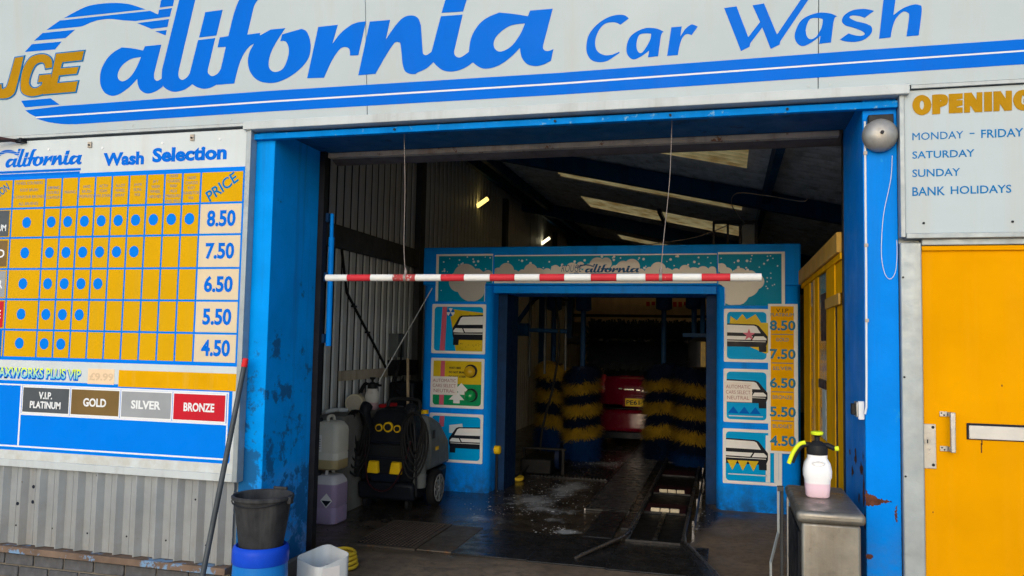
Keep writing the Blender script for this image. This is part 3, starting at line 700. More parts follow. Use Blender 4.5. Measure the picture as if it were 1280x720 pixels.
# lower half: strip, then the blue tier panel
v1 = m_(60, 460)[1]; v0 = m_(60, 481)[1]+.018
text('strip_title', 'WAXWORKS PLUS VIP', BW, (m_(-12, 465)[0], m_(102, 465)[0], v0+.012, v1-.006), 'sign_blue', bd, .0006, .0012, bold=.09)
text('strip_title', 'WAXWORKS PLUS VIP', BW, (m_(-12, 465)[0]-.003, m_(102, 465)[0]-.003, v0+.022, v1-.002), 'strip_grad', bd, .0018, .0008, bold=.02)
S('faded_price_box', 'faded_box', bd, BW, rect(m_(110, 470)[0], m_(143, 470)[0], v0-.002, v1+.005), 0, .0014)
text('faded_price', '£9.99', BW, (m_(112, 470)[0], m_(142, 470)[0], v0+.02, v1-.02), 'faded_print', bd, .0014, .0008, bold=.03)
S('orange_strip', 'strip_orange', bd, BW, rect(m_(148.5, 470)[0], gR+.0, v0-.012, v1+.002), 0, .0016)
pb0, pb1 = m_(285, 580)[1]+.0, m_(285, 487)[1]+.006; pR = m_(289, 530)[0]
S('tier_panel', 'sign_dot', bd, BW, rrect(c0-.3, pR, pb0, pb1, .02), 0, .0012)
S('panel_line', 'white_vinyl', bd, BW, rect(c0-.3, pR-.022, pb0+.02, pb0+.03), 0, .002)
S('panel_line', 'white_vinyl', bd, BW, rect(pR-.031, pR-.022, pb0+.0305, pb1-.022), 0, .002)
S('panel_line', 'white_vinyl', bd, BW, rect(c0-.3, pR-.0315, pb1-.031, pb1-.022), 0, .002)
ud = m_(25, 520)[0]
S('panel_line', 'white_vinyl', bd, BW, rect(ud-.006, ud+.006, pb0+.0305, pb1-.0315), 0, .002)
tw = (pR-.033-ud-.01)/4
S('panel_line', 'white_vinyl', bd, BW, rect(ud+.0065, pR-.0315, pb1-.215, pb1-.205), 0, .002)
for i, (tm, s) in enumerate(tiers[:4]):
    a = ud+.008+i*tw; S('tile_border', 'white_vinyl', bd, BW, rect(a+.002, a+tw-.002, pb1-.2045, pb1-.032), 0, .0018)
    tl = S('tier_tile', tm, bd, BW, rect(a+.010, a+tw-.010, pb1-.195, pb1-.041), 0, .0032); tl['label'] = s.replace('\n', ' ').title() + ' tile in the blue panel'
    vc = pb1-.118; hh = .052 if '\n' in s else .026; hw = .118 if '\n' in s else .085 if i == 1 else .105
    text('lettering', s, BW, (a+tw/2-hw, a+tw/2+hw, vc-hh, vc+hh), 'white_vinyl', tl, .0032, bold=.03)

# ------------------------------------------------------------------ opening hours board
ob = thing('opening_hours_board', (1.4, -.02, 2.1), 'white opening hours board above the yellow door, gold heading and blue days', 'sign')
OW = Plane((0, -.045, 0)); m_ = OW.m
oL = m_(1131, 200)[0]; oB = m_(1130, 297)[1]; oT = 2.812
B('backing_board', 'board_white' if False else 'panel_white', ob, oL, 2.9, -.045, -.002, oB+.02, oT)
B('edge_frame', 'galv', ob, oL-.024, oL-.001, -.058, -.001, oB, oT+.012, .003)
B('edge_frame', 'galv', ob, oL+.0, 2.9, -.06, -.001, oB-.006, oB+.019, .003)
for u, v in ((.92, 2.16), (1.3, 2.16)): obj('screw', MB().cyl((u, -.044, v), (u, -.049, v), .006, n=8), 'dark_steel', ob)
c8 = (1130, 100, 8.5333)
OPEN = [('letter_o', [T(c8, '190,160 262,192 292,268 262,345 190,376 118,345 88,268 118,192'), T(c8, '190,220 210,245 210,292 190,316 170,292 170,245')]),
 ('letter_p', [T(c8, '300,160! 400,153 455,170 470,215 450,265 385,292! 385,362! 300,368!'), T(c8, '385,212! 396,220 385,230!')]), ('letter_e', [T(c8, '477,150! 625,143! 625,200! 560,210! 560,216! 625,214! 625,270! 560,288! 560,294! 625,292! 625,350! 477,357!')]),
 ('letter_n', [T(c8, '640,140! 720,135! 772,215! 775,133! 835,130! 835,342! 755,345! 705,270! 703,347! 640,350!')]), ('letter_i', [T(c8, '853,130! 938,125! 938,335! 853,338!')]),
 ('letter_n', [T(c8, '953,123! 1030,120! 1083,200! 1085,117! 1150,115! 1150,325! 1070,330! 1022,255! 1018,332! 953,335!')]),
 ('letter_g', [T(c8, '1275,105 1340,125 1370,180! 1290,190! 1270,165 1255,190 1252,240 1270,262 1288,250! 1275,235! 1275,200! 1380,195! 1372,270 1340,312 1275,327 1200,300 1162,215 1200,130')])]
for nm, rings in OPEN:
    g = [[m_(x, y) for x, y in curve_pts(r)] for r in rings]; S(nm, 'logo_gold', ob, OW, g[0], 0, .003, g[1:])
for s, x0, x1, y0, y1 in (('MONDAY', 1140.5, 1204, 175.5, 163.5), ('-', 1212, 1218, 167.5, 166), ('FRIDAY', 1226.5, 1279, 172.5, 160), ('SATURDAY', 1140.5, 1218, 198.5, 186.5), ('SUNDAY', 1140.5, 1200, 221.5, 210), ('BANK', 1140.5, 1181, 245, 233), ('HOLIDAYS', 1188.5, 1264, 242.8, 230.8)):
    a = m_(x0, y0); b = m_(x1, y1); text('lettering', s, OW, (a[0], b[0], a[1], b[1]), 'sign_teal', ob, 0, .002, bold=0 if s in ('MONDAY',) else .008)
B('door_lintel_trim', 'galv', ft, .914, 2.9, -.028, .018, 2.055, 2.086, .004)

# ------------------------------------------------------------------ yellow door
dr = thing('yellow_door', (1.4, 0, 0), 'yellow painted flat door with steel handle, lock plate and letter slot', 'door')
leaf = B('door_leaf', 'door_yellow', dr, .916, 1.86, -.004, .045, .006, 2.052, .003)
B('drip_strip', 'door_yellow', dr, .916, 1.86, -.020, -.0045, 2.03, 2.052, .002)
lk = B('lock_plate', 'steel', dr, .914, .968, -.0095, -.0045, .99, 1.20, .0015)
for z in (1.008, 1.185): obj('screw', MB().cyl((.955, -.0095, z), (.955, -.012, z), .007, n=10), 'dark_steel', lk)
obj('key_cylinder', MB().cyl((.93, -.0095, 1.118), (.93, -.015, 1.118), .014, n=16), 'bell_steel', lk, smooth=40); B('key_hole', 'ink', lk, .9275, .9325, -.0158, -.0151, 1.109, 1.127)
hd = thing_h = obj('handle', MB().box(1.018, 1.040, -.066, -.050, 1.075, 1.262), 'steel', dr, .003)
for z in (1.075, 1.238):
    f_ = B('handle_foot', 'steel', hd, .985, 1.018, -.010, -.0045, z, z+.024, .001); B('handle_arm', 'steel', hd, 1.019, 1.034, -.0495, -.0045, z+.002, z+.022)
    obj('screw', MB().cyl((.993, -.0101, z+.016), (.993, -.0115, z+.016), .004, n=8), 'ink', f_); obj('screw', MB().cyl((1.004, -.0101, z+.007), (1.004, -.0115, z+.007), .004, n=8), 'ink', f_)
for px, py, h_ in ((1226.5, 560, .045), (1227, 552, .03), (1252, 482, .008), (1166, 640, .006)): u, v = WALL.m(px, py); B('paint_chip', 'rust', dr, u-.0025, u+.0025, -.0046, -.0041, v-h_/2, v+h_/2)
sl = B('letter_slot', 'ink', dr, 1.100, 1.40, -.011, -.0045, 1.135, 1.212, .002); B('slot_flap', 'steel_bright', sl, 1.108, 1.394, -.017, -.0112, 1.139, 1.202, .003)

# ------------------------------------------------------------------ things on the posts
bell = thing('alarm_bell', (.731, -.01, 2.57), 'round dull silver alarm bell on the right blue post', 'bell')
u, v = WALL.m(1098.5, 171)
B('mount', 'black_plastic', bell, u-.055, u+.06, -.05, -.003, v+.03, v+.10, .004)
obj('dome', MB().lathe((u, -.03, v), [(.082, -.01), (.083, .0), (.079, .018), (.064, .038), (.038, .052), (.012, .057), (.0, .058)], 32, 'Y'), 'bell_steel', bell, smooth=50)
obj('bolt', MB().cyl((u, -.085, v), (u, -.097, v), .009, n=8), 'dark_steel', bell)
B('back_box', 'black_plastic', bell, u-.045, u+.045, -.0195, -.003, v-.045, v+.0295)
def cat(pts, n=8):
    P = [(*p, False) for p in pts]; out = []
    for i in range(len(pts)-1):
        p0 = pts[max(i-1, 0)]; p1 = pts[i]; p2 = pts[i+1]; p3 = pts[min(i+2, len(pts)-1)]
        for k in range(n):
            t = k/n; out.append(tuple(.5*(2*p1[j]+(p2[j]-p0[j])*t+(2*p0[j]-5*p1[j]+4*p2[j]-p3[j])*t*t+(3*p1[j]-p0[j]-3*p2[j]+p3[j])*t**3) for j in range(3)))
    return out + [tuple(pts[-1])]
wp = [(1115, 195), (1113, 225), (1104, 270), (1101.5, 315), (1105, 340), (1112, 349), (1119, 340), (1121, 318), (1120.5, 300)]
obj_ = obj('bell_wire', MB().tube(cat([(WALL.m(a, b)[0], -.006, WALL.m(a, b)[1]) for a, b in wp]), .0016, 6), 'cable_white', None, smooth=80)
tag(obj_, 'thin white loose wire looping down from the alarm bell', 'wire')
cd = thing('switch_conduit', (.665, -.01, 1.2), 'white cable running down the inner corner of the right blue post to a switch', 'conduit')
obj('cable', MB().tube([(.668, -.009, 2.68), (.667, -.009, 1.9), (.664, -.009, 1.4), (.662, -.012, 1.27), (.655, -.012, 1.235)], .0055, 8), 'cable_white', cd, smooth=80)
for z in (2.52, 2.06, 1.69): obj('clip', MB().box(.660, .676, -.018, -.0025, z-.008, z+.008), 'rust_trim', cd)
B('switch_box', 'steel', cd, .622, .6575, .03, .105, 1.215, 1.29, .004); B('switch_lever', 'black_plastic', cd, .603, .6215, .045, .085, 1.225, 1.28, .003); B('switch_plate', 'cable_white', cd, .630, .6575, .012, .0295, 1.205, 1.295, .003)
post = thing('hinged_barrier_post', (-2.56, .6, 1.4), 'slim sky blue tube bracketed to the left inside of the entrance', 'post')
obj('tube', MB().cyl((-2.563, .64, 1.50), (-2.567, .64, 2.23), .019, n=14), 'blue_worn' if False else 'blue_paint', post, smooth=40); obj('tube', MB().cyl((-2.567, .64, 2.225), (-2.568, .64, 2.39), .013, n=12), 'blue_paint', post, smooth=40)
for z in (1.52, 1.93, 2.33): B('bracket', 'steel_blue', post, -2.612, -2.575, .60, .66, z, z+.06, .004)

# ------------------------------------------------------------------ height bar hung on wires
hb = thing('height_bar', (-1.06, .1, 1.91), 'red and white striped height bar hanging on two wires across the entrance', 'barrier')
xs = [408, 435, 464, 492, 520, 552, 581, 613, 644, 675, 706, 739, 771, 807, 841, 877, 913, 952]
us = [Plane((0, .1, 0)).m(x, 347)[0] for x in xs]; zb = 1.912
for i in range(len(us)-1):
    m = 'bar_white' if i % 2 == 0 else ('bar_red_worn' if i in (3,) else 'bar_red')
    a, b = us[i]+.0006, us[i+1]-.0006
    obj('bar_section', MB().cyl((a, .1, zb), (b, .1, zb), .0205, n=18, cap=True), m, hb, smooth=40)
for px in (505, 840):
    u = Plane((0, .1, 0)).m(px, 160)[0]; ub = Plane((0, .1, 0)).m(px+2 if px < 600 else 826, 340)[0]
    wpts = [(u, .1, 2.80), (u+(ub-u)*.3+.006, .1, 2.45), (u+(ub-u)*.7-.004, .1, 2.1), (ub, .1, zb+.02)]
    wr = obj('wire', MB().tube(cat(wpts), .0021, 6), 'wire', hb, smooth=80); obj('knot', MB().lathe((ub, .1, zb+.03), [(0, -.02), (.008, -.01), (.009, .01), (0, .03)], 8), 'wire', wr)
    obj('eye_bolt', MB().cyl((u, .1, 2.775), (u, .1, 2.80), .008, n=8), 'dark_steel', wr)
    obj('collar', MB().cyl((ub-.008, .1, zb), (ub+.008, .1, zb), .0225, n=18), 'wire', hb, smooth=40)

br = thing('wall_bracket_rod', (-4.9, -.4, 2.75), 'dark rusty rod with thin cable reaching in over the price board at the left edge', 'bracket')
obj('rod', MB().beam((-5.0, -.30, 2.86), (-4.475, -.085, 2.795), .02, .02), 'maroon', br, .002)
obj('cable', MB().tube([(-5.0, -.25, 2.75), (-4.7, -.2, 2.775), (-4.46, -.09, 2.80)], .004, 6), 'dark_steel', br)
obj('end_bolt', MB().cyl((-4.475, -.085, 2.79), (-4.43, -.053, 2.795), .011, n=8), 'dark_steel', br); obj('fixing_eye', MB().box(-4.44, -4.42, -.10, -.05, 2.785, 2.81), 'dark_steel', br)

# ------------------------------------------------------------------ the blue wash arch inside
ar = thing('wash_arch', (-1.2, 3.75, 0), 'blue portal arch of the wash tunnel standing behind the entrance', 'arch')
AY = 3.75; aL, aR = -3.105, .685; iL, iR = -2.34, -.085; aT = 2.535; iT = ARCH.m(750, 357)[1]
def tower(x0, x1, nm, inner):
    r = .09; ring = []
    for (cx, cy, a0) in ((x1-r, AY+r, -90), (x1-r, AY+.75-r, 0), (x0+r, AY+.75-r, 90), (x0+r, AY+r, 180)):
        for i in range(5):
            a = R_(a0+90*i/4); ring.append((cx+r*math.cos(a), cy+r*math.sin(a)))
    return obj(nm, MB().rings([[(x, y, z) for x, y in ring] for z in (FL, iT)]), 'arch_blue', ar, smooth=40)
tower(aL, iL, 'tower', 1); tower(iR, aR, 'tower', 0)
B('header', 'arch_blue', ar, aL, aR, AY, AY+.75, iT+.002, aT, .012)
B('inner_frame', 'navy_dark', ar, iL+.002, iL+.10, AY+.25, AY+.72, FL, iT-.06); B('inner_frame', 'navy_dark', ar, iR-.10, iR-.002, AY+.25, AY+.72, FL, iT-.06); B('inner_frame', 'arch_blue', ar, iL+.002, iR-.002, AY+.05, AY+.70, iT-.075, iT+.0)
am = ARCH.m
def foam_blobs(name, parent, seeds, w0, m='foam_print', k=.00012, n=18):
    mb = MB()
    for i, (u, v, r) in enumerate(seeds): shape(mb, ARCH, disc_pts(u, v, r, n), (), w0, w0+.0008+k*i)
    return obj(name, mb, m, parent)
rs = random.Random(3)
def bubble_panel(name, label, outline_px, border, clouds, dots, logo=False, straight=False):
    t = thing(name, (*am(*outline_px[0]), 0), label, 'sign', 'bubble panels on the wash arch')
    t.location = (am(*outline_px[0])[0], AY, am(*outline_px[0])[1])
    poly = [am(*p) for p in outline_px]
    S('panel', 'print_white', t, ARCH, poly, -.0, .010)
    inner = inset(poly, -.022) if not straight else [am(*p) for p in straight]
    S('sky_print', 'panel_teal', t, ARCH, inner, .010, .0112)
    if clouds: foam_blobs('foam_print', t, clouds, .0112)
    if dots: foam_blobs('bubble_print', t, dots, .0112, 'foam_dot', .00001, 8)
    return t
def scatter(n, u0, u1, v0, v1, f=None):
    o = []
    while len(o) < n:
        u, v = rs.uniform(u0, u1), rs.uniform(v0, v1)
        if f is None or f(u, v): o.append((u, v, rs.choice((.006, .007, .009, .013))))
    return o
# left corner panel
u0, vT = am(546, 318); u1, _ = am(616.5, 318); _, vB = am(545, 376.5); uM, vM = am(606.5, 354)
cl = [(am(582, 346)[0], am(582, 346)[1], .135), (am(574, 350)[0], am(574, 352)[1], .11), (am(590, 358)[0], am(590, 358)[1], .16), (am(600, 350)[0], am(600, 347)[1], .07), (am(610, 346)[0], am(610, 345)[1], .06), (am(597, 343)[0], am(597, 343)[1], .06)]
cl = [(u, v, r) for u, v, r in cl]
L_ = [(u0, vB), (uM, vB), (uM, vM), (u1, vM), (u1, vT), (u0, vT)]
def clip_panel(name, label, poly_uv, inner_uv, clouds, dots, corner_u):
    t = thing(name, (poly_uv[0][0], AY, poly_uv[0][1]), label, 'sign')
    S('panel', 'print_white', t, ARCH, poly_uv, .0, .010); S('sky_print', 'panel_teal', t, ARCH, inner_uv, .010, .0112)
    us_ = [p[0] for p in inner_uv]; vs_ = [p[1] for p in inner_uv]
    lo = .006
    foam = []
    def inside(u, v):
        c = False; L = len(inner_uv)
        for i in range(L):
            (x1, y1), (x2, y2) = inner_uv[i], inner_uv[(i+1) % L]
            if (y1 > v) != (y2 > v) and u < (x2-x1)*(v-y1)/(y2-y1)+x1: c = not c
        return c
    def clip(pts):      # pull foam outlines back inside the printed field
        out = []; cu = sum(p[0] for p in pts)/len(pts); cv = sum(p[1] for p in pts)/len(pts)
        for u, v in pts:
            k = 1.
            while k > 0 and not inside(cu+(u-cu)*k, cv+(v-cv)*k): k -= .04
            out.append((cu+(u-cu)*k, cv+(v-cv)*k))
        return out
    mb = MB()
    for i, (u, v, r) in enumerate(clouds):
        if inside(u, v): shape(mb, ARCH, clip(disc_pts(u, v, r, 28)), (), .0112, .0120+.0001*i)
    if mb.v: obj('foam_print', mb, 'foam_print', t)
    mb = MB()
    for u, v, r in dots:
        if inside(u, v): shape(mb, ARCH, disc_pts(u, v, r, 8), (), .0112, .0116)
    if mb.v: obj('bubble_print', mb, 'foam_dot', t)
    return t
e = .02
inn = [(u0+.03, vB), (uM-.004, vB), (uM-.004, vM+.0), (u1-.003, vM), (u1-.003, vT-e), (u0+.03, vT-e)]
clip_panel('bubble_panel', 'left corner panel of the arch with grey foam cloud on teal', L_, inn, cl, scatter(26, u0+.06, u1, vM-.12, vT-.03, lambda u, v: v > vM+.04+(u-u0)*.14 or (u < u0+.16)), u0)
# right corner panel
v_T = am(938, 315)[1]; ur0 = am(897.5, 320)[0]; ur1 = am(981, 320)[0]; urm = am(906, 370)[0]; vrm = am(906, 356)[1]; vrb = am(940, 382)[1]
Rp = [(urm, vrb), (ur1, vrb), (ur1, v_T), (ur0, v_T), (ur0, vrm), (urm, vrm)]
inn = [(urm+.004, vrb), (ur1-.03, vrb), (ur1-.03, v_T-e), (ur0+.003, v_T-e), (ur0+.003, vrm), (urm+.004, vrm)]
P_ = lambda x, y, r: (*am(x, y), r)
clip_panel('bubble_panel', 'right corner panel of the arch with grey foam cloud on teal', Rp, inn, [P_(915, 362, .17), P_(932, 355, .13), P_(945, 352, .075), P_(938, 346, .06), P_(925, 344, .07), P_(908, 342, .06), P_(902, 335, .045)],
           scatter(30, ur0, ur1-.05, vrm-.05, v_T-.03, lambda u, v: v > vrm+.06+(ur1-u)*.12 or u > ur1-.17), ur1)
# long header panel with the wordmark
hu0 = am(618.5, 330)[0]; hu1 = am(896, 330)[0]; hvT = am(757, 318)[1]; hvB = am(757, 354)[1]
hp = [(hu0, hvB), (hu1, hvB), (hu1, hvT), (hu0, hvT)]; hin = [(hu0, hvB+.018), (hu1, hvB+.018), (hu1, hvT-.012), (hu0, hvT-.012)]
cl = []
n = 26
for i in range(n):
    f = (i+.5)/n; u = hu0+f*(hu1-hu0); hgt = .10+.075*math.exp(-((f-.5)/.16)**2)+.03*math.sin(i*2.1)
    cl.append((u, hvB+.02+hgt-.02, .06+.022*math.sin(i*1.7))); cl.append((u, hvB+.075, .06))
hd_ = clip_panel('bubble_panel', 'long header panel of the arch with wordmark over grey foam', hp, hin, cl, scatter(46, hu0+.03, hu1-.03, hvB+.14, hvT-.02), hu0)
place_logo(ARCH, hd_, 'logo_navy', am(731.5, 340)[0], am(799, 340)[0], am(765, 341.0)[1], .0172, .0006, vs=.8)
text('lettering', 'ROUGE', ARCH, (am(702, 340)[0], am(728, 340)[0], am(715, 340)[1], am(715, 331)[1]), 'logo_navy', hd_, .0172, .0006, bold=-.01, shear=.25)
S('logo_stripe', 'sign_teal', hd_, ARCH, rect(am(712, 340)[0], am(799, 340)[0], am(760, 342.8)[1], am(760, 341.8)[1]), .0148, .0176)

# picture signs on the towers
def half_car(t, u0, u1, v0, v1, left=True):
    """front half of a saloon seen head-on; left=True shows its left half. u0..u1 is the car's width here"""
    W_, H_ = u1-u0, v1-v0
    f = (lambda a, b: (u0+a*W_, v0+b*H_)) if left else (lambda a, b: (u1-a*W_, v0+b*H_))
    S('car_outline', 'ink', t, ARCH, [f(*q) for q in ((1, 1), (.30, .975), (.22, .93), (.05, .64), (0, .55), (0, .34), (.04, .20), (.03, .19), (.03, 0), (.21, 0), (.22, .175), (1, .175))], .0112, .0120)
    S('car_window', 'print_white', t, ARCH, [f(*q) for q in ((1, .955), (.33, .93), (.27, .89), (.17, .665), (1, .68))], .0112, .0124)
    S('car_bonnet', 'print_white', t, ARCH, [f(*q) for q in ((1, .555), (.36, .55), (.42, .42), (1, .43))], .0112, .0124)
    S('car_headlamp', 'print_white', t, ARCH, [f(*q) for q in ((.32, .55), (.10, .555), (.03, .47), (.03, .42), (.38, .41))], .0112, .0124)
    S('car_bumper', 'print_white', t, ARCH, [f(*q) for q in ((1, .385), (.05, .375), (.05, .355), (1, .362))], .0112, .0124)
def pic_sign(label, x0, x1, y0, y1, bgm, name='picture_sign'):
    u0, v1 = am(x0, y0); u1, v0 = am(x1, y1)
    t = thing(name, ((u0+u1)/2, AY, v0), label, 'sign')
    S('panel', 'print_white', t, ARCH, rrect(u0, u1, v0, v1, .012), .0, .010)
    S('ground_print', bgm, t, ARCH, rrect(u0+.028, u1-.028, v0+.028, v1-.028, .035), .010, .0108)
    return t, u0, u1, v0, v1
t, u0, u1, v0, v1 = pic_sign('picture sign of a car on yellow sand with beach ball, top of left tower', 541, 606.5, 380, 443, 'panel_sky')
S('pink_stripe', 'print_pink', t, ARCH, [(u0+.095, v0+.03), (u0+.15, v0+.03), (u0+.165, v1-.03), (u0+.115, v1-.03)], .0108, .0114)
S('sand', 'print_yellow', t, ARCH, [(u0+.27, v0+.029), (u1-.029, v0+.029), (u1-.029, v1-.09), (u0+.19, v1-.05)], .0108, .0112)
for i in range(6):
    a0 = i*math.pi/3; S('beach_ball', 'print_white' if i % 2 else 'sign_blue', t, ARCH, [(u0+.205, v1-.085)]+[(u0+.205+.043*math.cos(a0+k*math.pi/15), v1-.085+.043*math.sin(a0+k*math.pi/15)) for k in range(6)], .0108, .0122)
half_car(t, u0+.23, u1-.029, v0+.09, v1-.11)
mb = MB()
for i in range(26):
    u, v = rs.uniform(u0+.29, u1-.05), rs.choice((rs.uniform(v0+.04, v0+.11), rs.uniform(v1-.13, v1-.11))); shape(mb, ARCH, rect(u, u+.012, v, v+.003), (), .011, .0118)
obj('sand_fleck', mb, 'ink', t)
t, u0, u1, v0, v1 = pic_sign('stop and go sign with amber and green lamps on the left tower', 539.5, 604.5, 447, 511.5, 'print_green', 'signal_sign')
vm = am(570, 480)[1]
S('yellow_field', 'print_yellow', t, ARCH, rect(u0+.029, u1-.029, vm, v1-.029), .0108, .0112)
S('pink_stripe', 'print_pink', t, ARCH, [(u0+.10, v0+.03), (u0+.15, v0+.03), (u0+.155, v1-.03), (u0+.11, v1-.03)], .0108, .0118)
for i, s in enumerate(('WAIT HERE', 'DO NOT BRAKE', 'DO NOT STEER')):
    v = v1-.10-.045*i; text('lettering', s, ARCH, (u0+.20, u0+.20+.0155*len(s) if i else u0+.33, v-.011, v+.011), 'ink', t, .0112, .0008, bold=.03)
for k, cx in enumerate((u0+.29, u0+.34)):
    vb = v0+.05+.09*k; S('arrow', 'print_white', t, ARCH, [(cx-.035, vb), (cx+.035, vb), (cx+.035, vb+.035), (cx+.085, vb+.035), (cx, vb+.12), (cx-.085, vb+.035), (cx-.035, vb+.035)], .0108, .0116+.0003*k)
for (px, py, mm, nm) in ((588, 464.5, 'lens_amber', 'amber_lamp'), (588.5, 494.5, 'lens_green', 'green_lamp')):
    u, v = am(px, py); lp = obj(nm, MB().lathe((u, AY-.03, v), [(.060, 0), (.052, .028), (.032, .045), (0, .052)], 20, 'Y'), mm, t, smooth=60)
    obj('visor', MB().lathe((u+.012, AY-.011, v+.006), [(.068, 0), (.068, .020), (.060, .022), (.058, .005)], 20, 'Y'), 'ink', lp, smooth=40)
t, u0, u1, v0, v1 = pic_sign('picture sign of a car under spray on blue, foot of left tower', 537.5, 603, 515.5, 580, 'panel_sky')
S('pink_stripe', 'print_pink', t, ARCH, [(u0+.105, v0+.36), (u0+.16, v0+.36), (u0+.165, v1-.03), (u0+.115, v1-.03)], .0108, .0114)
S('spray', 'panel_teal' if False else 'foam_dot', t, ARCH, [(u0+.22, v0+.30), (u0+.38, v1-.20), (u0+.36, v1-.10), (u0+.22, v1-.12)], .0108, .0112)
half_car(t, u0+.22, u1-.029, v0+.10, v1-.13)
t, u0, u1, v0, v1 = pic_sign('picture sign of a car with yellow flames and pink star, top of right tower', 905, 962, 386, 453.5, 'panel_sky')
fl = [(u0+.05, v1-.16), (u0+.06, v1-.07), (u0+.12, v1-.11), (u0+.17, v1-.05), (u0+.21, v1-.1), (u0+.29, v1-.05), (u0+.34, v1-.13), (u0+.41, v1-.13), (u0+.42, v1-.22), (u0+.47, v1-.26), (u0+.44, v1-.40), (u0+.38, v1-.42), (u0+.1, v1-.30)]
S('flames', 'print_yellow', t, ARCH, fl, .0108, .0113)
half_car(t, u0+.029, u0+.40, v0+.10, v1-.14, False)
S('star', 'print_star', t, ARCH, [(u0+.23+(.06 if i % 2 == 0 else .024)*math.sin(i*math.pi/5), v0+.26+(.06 if i % 2 == 0 else .024)*math.cos(i*math.pi/5)) for i in range(10)], .0113, .0130)
t, u0, u1, v0, v1 = pic_sign('picture sign of a car with blue waves, middle of right tower', 904.5, 962, 460.5, 529.5, 'panel_sky')
half_car(t, u0+.029, u0+.40, v0+.14, v1-.10, False)
for i in range(3): S('wave', 'sign_blue', t, ARCH, [(u0+.04+i*.1, v0+.085), (u0+.14+i*.1, v0+.085), (u0+.09+i*.1, v0+.15)], .0108, .0128)
S('wave_line', 'foam_dot', t, ARCH, rect(u0+.05, u1-.06, v0+.055, v0+.065), .0108, .0116)
t, u0, u1, v0, v1 = pic_sign('picture sign of a car over yellow teeth, foot of right tower', 903.5, 977.5, 535, 608, 'panel_sky')
half_car(t, u0+.029, u0+.41, v0+.14, v1-.09, False)
for i in range(3): S('tooth', 'print_yellow', t, ARCH, [(u0+.04+i*.095, v0+.22), (u0+.135+i*.095, v0+.22), (u0+.0875+i*.095, v0+.125)], .0108, .0128)
S('tooth_line', 'foam_dot', t, ARCH, rect(u0+.05, u0+.40, v0+.085, v0+.095), .0108, .0116)
for i in range(2): S('grey_stripe', 'print_white', t, ARCH, rect(u1-.145+i*.075, u1-.105+i*.075, v0+.03, v1-.05), .0108, .0116)
# laminated notices stuck over two of the signs
for (x0, x1, y0, y1, lab) in ((540, 572, 470, 494, 'white paper notice about selecting neutral stuck over the stop and go sign'), (905.5, 940, 477.5, 503, 'white paper notice about selecting neutral stuck on the right tower')):
    u0, v1 = am(x0, y0); u1, v0 = am(x1, y1); t = thing('paper_notice', (u0, AY-.014, v0), lab, 'notice')
    S('sheet', 'paper', t, ARCH, rect(u0, u1, v0, v1), .0126, .0145)
    for i, s in enumerate(('AUTOMATIC', 'CARS SELECT', 'NEUTRAL')):
        v = v1-(v1-v0)*(.22+.28*i); q = (u1-u0)*(.06 if i < 2 else .1); text('lettering', s, ARCH, (u0+q, u1-q, v-.017, v+.017), 'paper_ink', t, .0145, .0006, bold=-.005)
# narrow price list
u0, v1 = am(960, 380); u1, v0 = am(997.5, 567.5)
t = thing('price_list_sign', (u0, AY-.02, v0), 'tall narrow orange price list on the right tower of the arch', 'sign')
S('frame', 'board_white' if False else 'print_white', t, ARCH, rect(u0, u1, v0, v1), .012, .030)
S('orange_field', 'price_orange', t, ARCH, rect(u0+.022, u1-.035, v0+.022, v1-.022), .030, .0312)
hgt = (v1-v0-.05)/5
for i, (n1, n2) in enumerate((('V.I.P', '8.50'), ('GOLD', '7.50'), ('SILVER', '6.50'), ('BRONZE', '5.50'), ('BUDGET', '4.50'))):
    vt = v1-.025-i*hgt
    hw = .02*len(n1)+.0; uc = (u0+u1)/2-.006
    if i == 0: text('tier_name', 'V.I.P', ARCH, (uc-.055, uc+.055, vt-.055, vt-.02), 'ink', t, .0312, .0006, bold=.0); text('tier_name', 'PLATINUM', ARCH, (uc-.105, uc+.105, vt-.093, vt-.062), 'price_ink', t, .0312, .0006, bold=0.)
    else: text('tier_name', n1, ARCH, (uc-hw*.72, uc+hw*.72, vt-.058, vt-.025), 'price_ink', t, .0312, .0006, bold=0)
    text('price', n2, ARCH, (uc-.112, uc+.118, vt-.225, vt-.130), 'price_ink', t, .0312, .0006, bold=.03)
    if i < 4: S('rule', 'price_ink', t, ARCH, rect(u0+.03, u1-.04, vt-hgt+.004, vt-hgt+.010), .0312, .0318)

# ------------------------------------------------------------------ floor fittings
g = thing('floor_grate', (-2.45, 1.8, 0), 'rusty square mesh drain grate in the floor before the pressure washer', 'grate')
gx0, gx1, gy0, gy1 = -2.74, -2.21, 1.41, 2.26
B('pit', 'grate_dirt', g, gx0+.02, gx1-.02, gy0+.02, gy1-.02, FL, FL+.0095)
mb = MB(); mb.box(gx0, gx0+.03, gy0, gy1, FL, FL+.014); mb.box(gx1-.03, gx1, gy0, gy1, FL, FL+.014); mb.box(gx0+.03, gx1-.03, gy0, gy0+.03, FL, FL+.014); mb.box(gx0+.03, gx1-.03, gy1-.03, gy1, FL, FL+.014)
obj('rim', mb, 'grate_steel', g)
for i in range(15): B('bar', 'dark_steel', g, gx0+.047+i*.031, gx0+.055+i*.031, gy0+.03, gy1-.03, FL+.0096, FL+.0135)
for i in range(20): B('cross_bar', 'dark_steel', g, gx0+.03, gx1-.03, gy0+.05+i*.0395, gy0+.0555+i*.0395, FL+.0096, FL+.0128)
